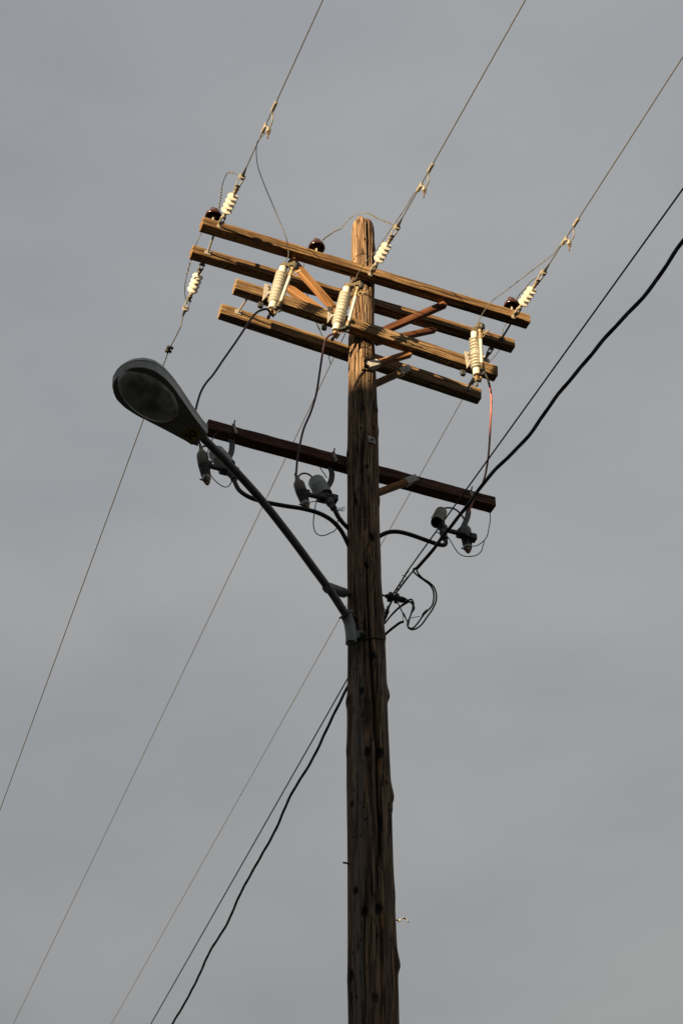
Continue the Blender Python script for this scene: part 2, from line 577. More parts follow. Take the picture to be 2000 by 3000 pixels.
# long splits that wander down the near side
for pts, wd, dp in (([(1073, 1640), (1075, 1700), (1079, 1800), (1083, 1870), (1086, 1930), (1092, 2030), (1098, 2130), (1104, 2190), (1106, 2260), (1109, 2340), (1112, 2420), (1114, 2520)], .010, .03),
                   ([(1078, 660), (1078, 700), (1079, 760), (1081, 830)], .008, .035),
                   ([(1026, 1560), (1026, 1700), (1025, 1850)], .005, .012),
                   ([(1072, 2600), (1066, 2760), (1070, 2990)], .005, .012)):
    sz = [surf(*q) for q in pts]
    zs = np.array([q[0] for q in sz])[::-1]; ts = np.array([q[1] for q in sz])[::-1]
    tc_ = np.interp(ZR, zs, ts) + .03 * (vnoise(ZR * 0, ZR * 6, 9) - .5)
    fade = np.clip((ZR - zs[0] + .1) / .15, 0, 1) * np.clip((zs[-1] - ZR + (.25 if zs[-1] > 12 else .1)) / .15, 0, 1)
    d = np.abs(angd(TH, tc_)) * rad
    k = np.exp(-(d / wd) ** 2) * fade
    disp -= dp * k
    dark = np.maximum(dark, k * .95)
# knots: dark sunken eyes with a raised collar; the grain swells round them
for (u, v, s, k_) in [(1021, 1322, .020, 1), (1075, 1372, .014, 1), (1040, 1475, .020, 1), (1088, 1578, .028, 1.2), (1073, 1660, .02, 1), (1090, 1926, .026, 1.2), (1024, 2040, .022, .8), (1060, 2030, .018, 1),
                      (1076, 2212, .026, 1.2), (1113, 2206, .024, 1.1), (1133, 2286, .013, 1), (1032, 2352, .016, 1), (1042, 2610, .022, 1), (1068, 2675, .024, 1.2), (1107, 2670, .024, 1.2), (1029, 2850, .028, 1.1),
                      (1097, 2932, .022, .9), (1096, 1250, .016, .9), (1064, 1205, .014, .7), (1070, 706, .008, 1), (1053, 746, .010, .6), (1033, 1300, .008, .8), (1058, 1262, .01, .8), (1038, 1880, .022, .5),
                      (1140, 2345, .01, .8), (1080, 2067, .012, .8), (1062, 2100, .016, .6)]:
    z0, t0 = surf(u, v)
    r0 = float(pole_r(z0))
    dx = angd(TH, t0) * r0 / s; dz = (ZR - z0) / (s * 1.7)
    wob = vnoise(np.mod(warp, 1) * 60 + u, ZR * 22 + v, 31)
    d2 = (dx * dx + dz * dz) * (.55 + .9 * wob)
    tail = np.exp(-(dx * 2.2) ** 2 - np.where(dz < 0, (dz / 3.2) ** 2, 9 * dz * dz)) * .45 * wob
    dark = np.maximum(dark, tail)
    disp += k_ * (.007 * np.exp(-d2 / 3.5) - .016 * np.exp(-d2 * 1.6))
    dark = np.maximum(dark, np.clip(3.4 * np.exp(-d2 * 1.15) - .85, 0, 1) * min(1, k_ * .95))
# swollen branch stubs on the outline
for (u, v, s, a) in [(1138, 2020, .030, .022), (1149, 2315, .034, .022), (1146, 2350, .022, .010), (1165, 2810, .032, .020), (1100, 716, .030, .014), (1104, 1182, .022, .010), (1107, 1245, .03, .010), (1018, 1310, .022, .012), (1016, 2040, .03, .016),
                     (1112, 1450, .03, .010), (1125, 1768, .025, .012), (1128, 1850, .022, .008), (1015, 2180, .03, .008), (1155, 2600, .05, .006)]:
    z0, t0 = surf(u, v)
    t0 = math.copysign(1.35, t0)
    r0 = float(pole_r(z0))
    dx = angd(TH, t0) * r0 / s; dz = (ZR - z0); dz = np.where(dz > 0, dz / (s * 2.4), dz / (s * 1.1))
    disp += a * .8 * np.exp(-(dx * dx + dz * dz))
# splintered places showing fresh wood
for (u, v, w, h) in [(1083, 1612, .012, .038), (1113, 2246, .010, .040), (1084, 1953, .006, .02), (1120, 2700, .010, .05)]:
    z0, t0 = surf(u, v)
    dx = angd(TH, t0) * float(pole_r(z0)) / w + .4 * (grain2 - .5); dz = (ZR - z0) / h
    k = np.clip(1.6 * np.exp(-(dx ** 4 + dz ** 4)) - .3, 0, 1)
    chip = np.maximum(chip, k); disp -= .007 * k
# shell-like tears below the third crossarm
for (u, v, w, h) in [(1068, 1012, .03, .02), (1050, 1040, .05, .03)]:
    z0, t0 = surf(u, v)
    dx = angd(TH, t0) * float(pole_r(z0)) / w; dz = (ZR - z0) / h
    disp += .012 * np.exp(-(dx * dx + dz * dz)) * (.4 + grain2)
# short drying checks, pits and nail holes scattered over the near side
rq = random.Random(11)
for i in range(420):
    z0 = rq.uniform(5.4, TOPZ - .1); t0 = rq.uniform(-1.45, 1.45)
    r0 = float(pole_r(z0))
    if i % 3:
        w_, h_, dp_ = rq.uniform(.0022, .004), rq.uniform(.03, .16), .006
    else:
        w_, h_, dp_ = rq.uniform(.004, .008), rq.uniform(.005, .010), .006
    i0, i1 = np.searchsorted(zr, (z0 - 3 * h_, z0 + 3 * h_))
    sl = slice(i0, i1)
    dx = angd(TH[sl], t0 + .02 * np.sin(ZR[sl] * 9 + i)) * r0 / w_; dz = (ZR[sl] - z0) / h_
    k = np.exp(-(dx * dx + dz ** 4))
    disp[sl] -= dp_ * k
    dark[sl] = np.maximum(dark[sl], .85 * k)
# silvered strip, wider towards the foot
z0, t0 = surf(1048, 2300)
strip = np.exp(-((angd(TH, t0 - .05) + .22 * (vnoise(tn * 3, ZR * .8, 12, 3) - .5)) / .34) ** 2)
grey = np.clip(strip * np.clip((8.6 - ZR) / .9, 0, 1) * (.45 + .9 * vnoise(np.mod(warp, 1) * 30, ZR * .7, 13, 30)) - .06, 0, .9)
grey = np.maximum(grey, .30 * np.clip(vnoise(np.mod(warp, 1) * 18, ZR * .5, 14, 18) * 1.8 - .7, 0, 1))
# worn crown
topfall = np.clip((ZR - (TOPZ - .16)) / .16, 0, 1)
rad2 = rad + disp
rad2 = rad2 * (1 - .30 * topfall ** 2.5)
XS = pole_c(ZR) + np.sin(TH) * rad2
YS = -np.cos(TH) * rad2
ZS = ZR.copy()
crown = .05 * (vnoise(tn * 11, tn * 0 + 3.3, 21, 11) - .6) + .02 * (vnoise(tn * 30, tn * 0 + 1.3, 22, 30) - .5)
ZS += crown * topfall
nrow = len(zr)
vs = np.stack([XS, YS, ZS], -1).reshape(-1, 3)
fs = []
for i in range(nrow - 1):
    a = i * NT
    for k in range(NT):
        k2 = (k + 1) % NT
        fs.append((a + k, a + k2, a + NT + k2, a + NT + k))
last = (nrow - 1) * NT
base_n = len(vs)
ring = vs[last:last + NT]
cen = ring.mean(0)
extra = []
for f_ in (.75, .5, .25):
    q = cen + (ring - cen) * f_
    q[:, 2] = ring[:, 2] * f_ + (cen[2] + .035) * (1 - f_) + .015 * np.array([random.random() - .5 for _ in range(NT)])
    extra.append(q)
vs = np.concatenate([vs] + extra + [(cen + np.array([0, 0, .03]))[None]])
prev = last
for j in range(3):
    b = base_n + j * NT
    for k in range(NT):
        k2 = (k + 1) % NT
        fs.append((prev + k, prev + k2, b + k2, b + k))
    prev = b
for k in range(NT):
    fs.append((prev + k, prev + (k + 1) % NT, base_n + 3 * NT))
me = bpy.data.meshes.new('pole_shaft')
me.from_pydata([tuple(map(float, q)) for q in vs], [], fs)
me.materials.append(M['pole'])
for p in me.polygons:
    p.use_smooth = True
at = me.attributes.new('marks', 'FLOAT_COLOR', 'POINT')
buf = np.zeros((len(vs), 4), dtype=np.float32)
buf[:base_n, 0] = np.clip(dark, 0, 1).reshape(-1)
buf[:base_n, 1] = chip.reshape(-1)
buf[:base_n, 2] = grey.reshape(-1)
buf[:, 3] = 1
at.data.foreach_set('color', buf.reshape(-1))
me.update()
shaft = bpy.data.objects.new('pole_shaft', me)
COL.objects.link(shaft)
shaft.parent = POLE

# ------------------------------------------------------------------ crossarms (parts of the pole)
def nut(mb, p, axis, s=.022, L_=.03, mi=0):
    axis = Vector(axis).normalized()
    mb.lathe(p, axis, [(0, s * .62), (.006, s * .62), (.006, s * .36), (L_, s * .34), (L_ + .002, s * .25)], 6, mi)

def crossarm(l, r, t, h, d, material, seed, holes=(), lab=None, wane=.012):
    """beam between the tops of its near corners l and r; local x runs along it, y away, z up"""
    p0, p1 = P(*l, t), P(*r, t)
    x = (p1 - p0).normalized(); y = W.copy(); z = x.cross(y).normalized(); y = z.cross(x)
    rng = random.Random(seed)
    n = 150
    Ln = (p1 - p0).length
    ph = [rng.random() * 6 for _ in range(12)]
    def nz(a, q, f):
        return (math.sin(a * f + ph[q]) + math.sin(a * f * 2.3 + ph[q + 1]) * .6 + math.sin(a * f * 5.1 + ph[q + 2]) * .35) / 1.95
    mb = MB()
    vs, fs = [], []
    xs = [0, .004] + [Ln * i / n for i in range(1, n)] + [Ln - .004, Ln]
    for i, a in enumerate(xs):
        e = .004 if i in (0, len(xs) - 1) else 0
        c1 = .0025 + wane * .28 * max(0, nz(a, 0, 9)) ** 2              # near lower edge
        c2 = .003 + wane * .7 * max(0, nz(a, 3, 6)) ** 2           # near upper edge
        c3 = .004 + .004 * max(0, nz(a, 6, 7))
        c4 = .005
        j1, j2 = .0015 * nz(a, 2, 17), .0015 * nz(a, 5, 14)
        y0, y1, z0, z1 = e + j1, d - e, -h + e + j2, -e + .0012 * nz(a, 8, 23)
        sec = [(y0, z0 + c1), (y0, (z0 * 2 + z1) / 3), (y0 + .0008, (z0 + 2 * z1) / 3), (y0, z1 - c2), (y0 + c2 * .35, z1 - c2 * .35), (y0 + c2, z1),
               ((y0 + y1) / 2, z1), (y1 - c3, z1), (y1, z1 - c3), (y1, (z0 + z1) / 2), (y1, z0 + c4), (y1 - c4, z0), ((y0 + y1) / 2, z0), (y0 + c1 * .8, z0), (y0 + c1 * .3, z0 + c1 * .35)]
        for yy, zz_ in sec:
            vs.append(Vector((a, yy, zz_)))
    k = 15
    for i in range(len(xs) - 1):
        for j in range(k):
            fs.append((i * k + j, i * k + (j + 1) % k, (i + 1) * k + (j + 1) % k, (i + 1) * k + j))
    fs.append(tuple(range(k))); fs.append(tuple((len(xs) - 1) * k + j for j in range(k)))
    mb.add(vs, fs)
    for a in holes:                                                # bolt holes in the underside
        mb.lathe((a * Ln, d * .5, -h - .0015), (0, 0, 1), [(0, .009), (.004, .009)], 10, 1)
    o = mb.build('crossarm', [material, M['ink']], None, sharp=14)
    o.parent = POLE
    m3 = Matrix((x, y, z)).transposed()
    o.matrix_local = Matrix.Translation(p0 - FOOT) @ m3.to_4x4()
    if lab:
        o['label'] = lab
    o_frame = (p0, x, y, z, Ln, h, d)
    return o, o_frame

arm1, F1 = crossarm((595, 634), (1552, 922), -.190, .086, .088, M['brown_arm'], 1, (.1, .62, .8, .93), wane=.010)
arm2, F2 = crossarm((565, 716), (1507, 994), .100, .087, .084, M['brown_arm'], 2, (.11, .3, .69, .9), wane=.014)
arm3, F3 = crossarm((693, 815), (1458, 1072), -.185, .108, .078, M['arm'], 3, (.12, .28, .44, .70, .83, .93), wane=.008)
arm4, F4 = crossarm((650, 887), (1410, 1139), .100, .110, .078, M['arm'], 4, (.09, .25, .33, .42, .68, .8, .93), wane=.008)
arm5, F5 = crossarm((611, 1227), (1451, 1456), .110, .088, .095, M['red_arm'], 5, (.09, .27, .36, .44, .7, .78, .93), 'dark red brown lowest crossarm behind the pole', wane=.010)
def loc(fr, a, y, z):
    """point of a crossarm: fraction along it, y from its near face, z from its top"""
    p0, x, yy, zz_, Ln, h, d = fr
    return p0 + x * (a * Ln) + yy * y + zz_ * z
def arm_part(arm, mb, name, m, label=None):
    """a part that sits in a crossarm's own frame"""
    inv = (Matrix.Translation(FOOT) @ arm.matrix_local).inverted()
    mb.v = [inv @ q for q in mb.v]
    o = mb.build(name, m, None)
    o.parent = arm
    if label:
        o['label'] = label
    return o

# bolts with square washers on the near faces
def washer_bolt(arm, fr, u, v, t, size=.045, ang=0.0, out=.05, m='steel'):
    q = P(u, v, t)
    x, y, z = fr[1], fr[2], fr[3]
    c, s = math.cos(ang), math.sin(ang)
    ax, az_ = x * c + z * s, z * c - x * s
    mb = MB().box(q - y * .003, (ax, y, az_), (size / 2, .003, size / 2), .2)
    nut(mb, q - y * .006, -y, .030, out)
    return arm_part(arm, mb, 'washer_bolt', M[m])
washer_bolt(arm3, F3, 743, 841, -.186, .052, .05, .06, 'rust')
washer_bolt(arm3, F3, 1090, 955, -.186, .060, .75, .06, 'bare_steel')
washer_bolt(arm4, F4, 703, 914, .099, .058, 0, .07, 'bare_steel')
washer_bolt(arm4, F4, 1369, 1133, .099, .058, 0, .06, 'bare_steel')
washer_bolt(arm2, F2, 613, 734, .099, .040, .3, .03, 'steel')
for fr, arm, t, pts in ((F3, arm3, -.1855, [(1239, 1010, .05), (1270, 1014, .012), (1292, 1039, .014), (1137, 970, .016)]), (F4, arm4, .0995, [(1006, 1014, .008), (1311, 1118, .012)]),
                        (F1, arm1, -.1905, [(1352, 870, .01)])):
    for u, v, ln in pts:
        mb = MB().lathe(P(u, v, t), -W, [(-.01, .006), (ln, .006), (ln, .010), (ln + .005, .008)], 8)
        arm_part(arm, mb, 'bolt_end', M['steel'])
# bolt heads under the top crossarm, below the pin insulators
for u, v in ((628, 676), (925, 771), (1511, 945)):
    q = P(u, v, -.16)
    q = Vector((q.x, q.y, F1[0].z - .086))
    mb = MB(); mb.lathe(q, -Z, [(0, .016), (.003, .016), (.003, .009), (.020, .009), (.020, .006), (.036, .006)], 8)
    arm_part(arm1, mb, 'bolt_end', M['rust'])
# mounting nubs of the cutout brackets under the third crossarm
# spacer bolts tying the near and far crossarm of a pair
def spacer(f0, a0, f1, a1, z0, m='steel', zt=-.045):
    p, q = loc(f0, a0, f0[6], zt), loc(f1, a1, 0, zt)
    mb = MB().tube([p, q], .0085, 8)
    d = (q - p).normalized()
    nut(mb, p, d, .026, .014); nut(mb, q, -d, .026, .018)
    mb.box(q - d * .003, (A, d, Z), (.024, .003, .024), .2)
    mb.box(p + d * .003, (A, d, Z), (.024, .003, .024), .2)
    o = mb.build('spacer_bolt', M[m], POLE)
    return o
spacer(F1, .0445, F2, .0445, 0)
spacer(F1, .955, F2, .955, 0, 'dark_steel')
spacer(F3, .062, F4, .062, 0)
spacer(F3, .945, F4, .945, 0)

# ------------------------------------------------------------------ braces
def brace(p, q, w, h, m, tip0=None, tip1=None):
    d = (q - p)
    Ln = d.length
    x, y, z = frame_of(d, Z)
    o = MB().box((Ln / 2, 0, 0), ((1, 0, 0), (0, 1, 0), (0, 0, 1)), (Ln / 2, h / 2, w / 2), .12).build('crossarm_brace', M[m], None, sharp=30)
    o.parent = POLE
    o.matrix_local = Matrix.Translation(p - FOOT) @ Matrix((x, y, z)).transposed().to_4x4()
    for k, tip in ((0, tip0), (1, tip1)):
        if tip:
            mb = MB()
            a, b = (-.015, tip) if k == 0 else (Ln - tip, Ln + .02)
            mb.box(((a + b) / 2, 0, -w / 2 - .002), ((1, 0, 0), (0, 1, 0), (0, 0, 1)), ((b - a) / 2, h / 2 + .003, .002), .2)
            mb.box(((a + b) / 2, h / 2 + .002, 0), ((1, 0, 0), (0, 1, 0), (0, 0, 1)), ((b - a) / 2, .002, w / 2 + .003), .2)
            mb.box(((a + b) / 2, -h / 2 - .002, 0), ((1, 0, 0), (0, 1, 0), (0, 0, 1)), ((b - a) / 2, .002, w / 2 + .003), .2)
            c = mb.build('end_plate', M['bare_steel'], None)
            c.parent = o
    return o
zA = 11.60
brace(P(852, 762, -.12), P(1000, 930, -.10), .045, .06, 'brace')
brace(P(836, 838, .12), P(1012, 966, .06), .05, .062, 'brace')
brace(P(1302, 892, -.13), P(1110, 975, -.05), .045, .052, 'red_brace')
brace(P(1272, 966, .13), P(1100, 1003, .06), .045, .045, 'red_brace')
brace(P(1200, 1037, -.11), P(1078, 1073, -.10), .045, .048, 'brace', None, .10)
brace(P(1194, 1082, .098), P(1092, 1128, .07), .045, .045, 'arm', .11)
brace(P(1213, 1404, .105), P(1095, 1448, .085), .045, .045, 'brace', .10)
# square plate with a bolt on the pole
def pole_plate(u, v, s, rot=.2):
    z_, t_ = surf(u, v)
    n = Vector((math.sin(t_), -math.cos(t_), 0))
    tg = Vector((math.cos(t_), math.sin(t_), 0))
    c = FOOT + Vector((float(pole_c(z_)), 0, z_)) + n * (float(pole_r(z_)) + .004)
    a, b = tg * math.cos(rot) + Z * math.sin(rot), Z * math.cos(rot) - tg * math.sin(rot)
    mb = MB().box(c, (a, n, b), (s, .003, s), .2)
    nut(mb, c + n * .003, n, .028, .022)
    return mb.build('washer_plate', M['bare_steel'], POLE)
pole_plate(1087, 1291, .030, .15)
mb = MB(); q = P(1010, 2528, -.02); mb.tube([q + A * .03, q - A * .012], .006, 8); mb.build('bolt_end', M['rust'], POLE)

# ------------------------------------------------------------------ lines: directions
def az_dir(az, slope):
    a = math.radians(az)
    return Vector((math.sin(a), math.cos(a), slope)).normalized()
FAR = az_dir(-19.6, -.030)
NEAR = -az_dir(-21.9, .030)
NEARS = [NEAR, NEAR, -az_dir(-20.9, .030)]          # the three near spans fan out a little
def span(p, d, L_, k=.00035, n=60):
    """hanging wire from p along d: falls at first, rises again towards the next pole"""
    return [p + d * x + Z * (k * x * x) for x in [L_ * (i / n) ** 1.6 for i in range(n + 1)]]

# ------------------------------------------------------------------ dead-end insulators
def dead_end(base, d, label, dim=1.0, seed=0):
    o = thing('dead_end_insulator', label, 'insulator', base, 'dead-end insulators on the top crossarm pair')
    x, up, side = frame_of(d, Z)
    def pt(a, b=0, c=0): return base + x * a + up * b + side * c
    # clevis bolted through the arm
    mb = MB()
    mb.lathe(base, x, [(-.004, .022), (.004, .022), (.004, .011), (.05, .011)], 10)
    for s in (-1, 1):
        mb.box(pt(.062, 0, s * .014), (x, up, side), (.036, .011, .0035), .3)
    mb.tube([pt(.045, 0, -.024), pt(.045, 0, .026)], .006, 8)
    mb.tube([pt(.088, 0, -.022), pt(.088, 0, .022)], .0055, 8)
    mb.build('clevis', M['alu_bright'], o)
    # polymer body: neck, four sheds, neck
    pr = [(.095, .013), (.108, .016), (.118, .016), (.121, .012), (.150, .012)]
    for k in range(4):
        a = .156 + k * .047
        pr += [(a, .0125), (a + .004, .028), (a + .009, .040), (a + .014, .0425), (a + .019, .041), (a + .021, .028), (a + .022, .0125)]
    pr += [(.350, .012), (.352, .016), (.372, .016), (.375, .009)]
    MB().lathe(base, x, pr[:5], 20).build('end_fitting', M['alu_bright'], o)
    MB().lathe(base, x, pr[-4:], 20).build('end_fitting', M['alu_bright'], o)
    mb = MB().lathe(base, x, pr[4:-3], 32)
    mb.build('shed_stack', M['white'], o, sharp=50)
    # strain clamp: two straps, bolts, collar, tapered grip
    mb = MB()
    mb.box(pt(.395, 0, 0), (x, up, side), (.028, .014, .009), .3)
    for s in (-1, 1):
        mb.prism([pt(.385, -.010, s * .011), pt(.385, .011, s * .011), pt(.44, .012, s * .013), pt(.515, .007, s * .022), pt(.515, -.005, s * .022), pt(.44, -.010, s * .013)], side, .004)
    mb.tube([pt(.39, 0, -.02), pt(.39, 0, .02)], .006, 8)
    mb.tube([pt(.43, -.002, -.019), pt(.43, -.002, .024)], .006, 8)
    mb.lathe(pt(.508), x, [(0, .022), (.003, .027), (.022, .026), (.025, .016)], 16)
    mb.build('strain_clamp', M['alu_bright'], o)
    mb = MB().tube([pt(.530), pt(.56), pt(.62)], [.013, .011, .0045], 10)
    mb.build('wire_grip', M['dark_steel'], o)
    return pt(.60)

zi = -.052
def s_of(u, v, t): return (P(u, v, t) - FOOT).dot(A)
front = []
for (u, v, lab) in ((643, 663, 'white shedded strain insulator on near face of top crossarm, at its left end'),
                    (1085, 803, 'white shedded strain insulator on the top crossarm, just right of the pole top'),
                    (1504, 928, 'white shedded strain insulator on near face of top crossarm, at its right end')):
    b = P(u, v, -.190)
    front.append((b, dead_end(b, NEAR, lab)))
rear = []
for s_, lab in ((-1.262, 'white strain insulator hanging off the far second crossarm, pointing down left'),
                (1.215, 'shaded strain insulator half hidden behind the third crossarm, right side')):
    b = STZ(s_, .185, 11.640)
    rear.append((b, dead_end(b, FAR, lab)))

# ------------------------------------------------------------------ line conductors
WR = .0042
def line(name, pts, r, m, label, cat, group, n=6):
    return single(name, MB().tube(pts, r, n), M[m], label, cat, group)
LG = 'bare line conductors'
for (b, e), nd, lab in zip(front, NEARS, ('thin bare line rising from the leftmost near insulator to the top edge',
                              'thin bare line rising from the insulator beside the pole top',
                              'thin bare line rising from the right end insulator to the right edge')):
    line('power_line', span(e, nd, 34), WR, 'alu', lab, 'power line', LG)
e = rear[0][1]
k1 = P(530, 957, .80)
k2 = e + FAR * 1.02 + Z * .0
pts = [e, P(539, 925, .78)]
q495 = P(495, 1026, 1.08)
dirw1 = az_dir(-19.2, -.030)
line('power_line', [e, k1, q495] + span(q495, dirw1, 60)[1:], WR * 1.05, 'alu', 'thin dark line running from the left far insulator down behind the lamp head', 'power line', LG)
e2 = STZ(.02, .20, 11.60)
line('power_line', span(e2, az_dir(-19.7, -.030), 60), WR * .86, 'alu', 'thin line running from behind the pole top down left past the lamp arm', 'power line', LG)
line('power_line', span(rear[1][1], az_dir(-19.37, -.030), 60), WR * .82, 'alu', 'thin line leaving the right end of the crossarms and passing behind the pole down left', 'power line', LG)
# two-bolt connector on the left far line
c = thing('line_connector', 'small dark two-bolt connector on the left line above the lamp head', 'connector', q495)
d_ = (P(497, 1020, 1.06) - q495).normalized()
d_ = (k1 - q495).normalized()
mb = MB().bar(q495 - d_ * .03, q495 + d_ * .05, .016, .018, Z)
mb.build('clamp_body', M['dark_steel'], c)
for a in (-.012, .030):
    mb = MB().lathe(q495 + d_ * a - A * .030, A, [(0, .008), (.006, .016), (.02, .016), (.022, .008), (.042, .008), (.043, .014), (.055, .013)], 12)
    mb.build('bolt', M['dark_steel'], c)

# ------------------------------------------------------------------ pin insulators on the top crossarm
def pin_insulator(s, label):
    b = STZ(s, -.148, F1[0].z)
    o = thing('pin_insulator', label, 'insulator', b, 'brown pin insulators on the top crossarm')
    mb = MB().lathe(b, Z, [(0, .022), (.006, .022), (.008, .010), (.085, .009)], 12)
    mb.build('pin', M['steel'], o)
    pr = [(.128, .004), (.118, .012), (.078, .015), (.075, .023), (.112, .026), (.115, .036), (.082, .050), (.074, .063), (.079, .0665), (.095, .065), (.112, .058), (.126, .047), (.137, .034), (.143, .027), (.149, .025), (.154, .028), (.162, .029), (.169, .023), (.172, .012), (.173, .002)]
    mb = MB().lathe(b, Z, pr, 40)
    mb.build('bell', M['porcelain'], o, sharp=60)
    mb = MB()
    for sgn in (-1, 1):
        mb.box(b + Z * .170 + A * sgn * .017, (A, W, Z), (.008, .018, .008), .5)
    mb.build('saddle', M['porcelain'], o)
    return b + Z * .152
pins = [pin_insulator(s_of(624, 655, -.148), 'brown glazed pin insulator at the left end of the top crossarm'),
        pin_insulator(s_of(927, 748, -.148), 'brown glazed pin insulator left of the pole top'),
        pin_insulator(s_of(1500, 918, -.148), 'brown glazed pin insulator at the right end of the top crossarm')]

# jumpers from the pin insulators
JR = .0034
TG = 'jumper wires on the pole top'
def jumper(pts, label, wraps=(), m='alu', r=JR, cat='wire', group=TG):
    mb = MB().tube(pts, r, 6, per=8)
    for i0, i1, turns in wraps:
        mb.wrap(pts[i0:i1 + 1], r * .8, turns, r * 1.6)
    return single('jumper_wire', mb, M[m], label, cat, group)
def on_near(k, d):
    return front[k][0] + NEAR * d
J1 = [on_near(0, .515) + Vector((-.01, 0, 0))] + path([(696, 512, -.64), (683, 506, -.60), (668, 506, -.54), (656, 527, -.45), (649, 556, -.33), (646, 583, -.25), (641, 615, -.17)]) + [pins[0] + A * .03, pins[0] - W * .03, pins[0] - A * .03]
jumper(J1, 'short wire arching from the left near insulator down to the left brown pin insulator', [(5, 7, 7), (2, 3, 2)])
J1b = [pins[0] + W * .03] + path([(612, 640, .0), (590, 683, .02), (576, 713, .06), (560, 760, .22), (548, 805, .34), (542, 840, .45), (543, 868, .58), (548, 888, .66)]) + [rear[0][0] + FAR * .46]
jumper(J1b, 'wire dropping past the left ends of the upper crossarms to the far insulator', [(4, 5, 3)])
J2 = [on_near(1, .515)] + path([(1143, 655, -.62), (1122, 646, -.56), (1104, 639, -.50), (1083, 627, -.44), (1066, 624, -.40), (1045, 629, -.36), (1025, 639, -.32), (1010, 655, -.28), (999, 669, -.24), (978, 679, -.20), (962, 690, -.17), (946, 703, -.15)]) + [pins[1] + A * .03, pins[1] - W * .03]
jumper(J2, 'wire arching over from the insulator beside the pole top to the middle pin insulator', [(1, 2, 3), (3, 4, 3), (9, 12, 8)])
J2b = [pins[1] + W * .03] + path([(897, 755, .02), (889, 778, .07), (892, 800, .10), (898, 855, .20), (905, 876, .24), (918, 915, .30), (928, 950, .36), (936, 967, .40), (944, 986, .44), (955, 1015, .52)]) + [e2 + az_dir(-19.7, -.03) * .62]
jumper(J2b, 'thin wire threading down behind the crossarms left of the pole', [(7, 8, 3)])
J3 = [on_near(2, .50)] + path([(1553, 825, -.45), (1540, 842, -.36), (1523, 860, -.26), (1508, 880, -.17)]) + [pins[2]]
jumper(J3, 'short twisted wire behind the right end insulator to its pin insulator', [(2, 4, 5)])
J3b = [pins[2] + W * .03] + path([(1492, 935, -.02), (1480, 950, .03), (1472, 967, .07), (1470, 990, .12), (1462, 1022, .24), (1450, 1042, .32), (1436, 1057, .40)]) + [rear[1][0] + FAR * .5]
jumper(J3b, 'thin wire hanging between the upper crossarms at their right ends')

# ------------------------------------------------------------------ stirrups and hot-line clamps on the near lines
def stirrup(k, u0, v0, u1, v1, label):
    b, e = front[k]
    NEAR = NEARS[k]
    def near_pt(u, v):
        best = min((abs((lambda q: q)((proj(e + NEAR * x)[1] - v))), x) for x in [i * .01 for i in range(0, 400)])
        return e + NEAR * best[1]
    p1, p0 = near_pt(u1, v1), near_pt(u0, v0)       # p1 nearer the pole
    o = thing('stirrup_clamp', label, 'clamp', p1, 'bail and hot-line clamps on the near lines')
    x, up, side = frame_of(NEAR, Z)
    for p in (p0, p1):
        mb = MB().lathe(p - x * .042, x, [(0, .007), (.004, .0135), (.080, .0135), (.084, .007)], 12)
        mb.build('sleeve', M['alu_bright'], o)
    s = A
    mb = MB().tube([p0 - x * .035 - up * .006, p0 - x * .055 - up * .016 + s * .008, p0 - x * .085 - up * .050 + s * .020, p0 - x * .12 - up * .056 + s * .022, p1 + x * .045 - up * .044 + s * .022, p1 + x * .02 - up * .042 + s * .022], .0048, 8, per=3)
    mb.build('bail', M['alu_bright'], o)
    c = p1 + x * .030 - up * .042 + s * .024
    mb = MB().box(c, (x, up, side), (.014, .020, .016), .35)
    mb.box(c + up * .02 - s * .018, (s, up, x), (.018, .010, .012), .35)
    mb.build('hot_line_clamp', M['steel'], o)
    mb = MB().tube([c, c - up * .05 + x * -.004, c - up * .078 - x * .014], .0055, 8)
    mb.torus(c - up * .034, x, .011, .004, 14, 6)
    mb.build('eye_bolt', M['rust'], o)
    return c
def proj(q):
    r = q - EYEP
    y = r.y * cp + r.z * sp
    z_ = -r.y * sp + r.z * cp
    return 1000 + F * r.x / y, 1500 - F * z_ / y
clamps = [stirrup(0, 803, 311, 772, 375, 'pale bail and clamp on the leftmost near line'),
          stirrup(1, 1260, 492, 1227, 548, 'pale bail and clamp on the middle near line'),
          stirrup(2, 1681, 650, 1647, 705, 'pale bail and clamp on the right near line')]

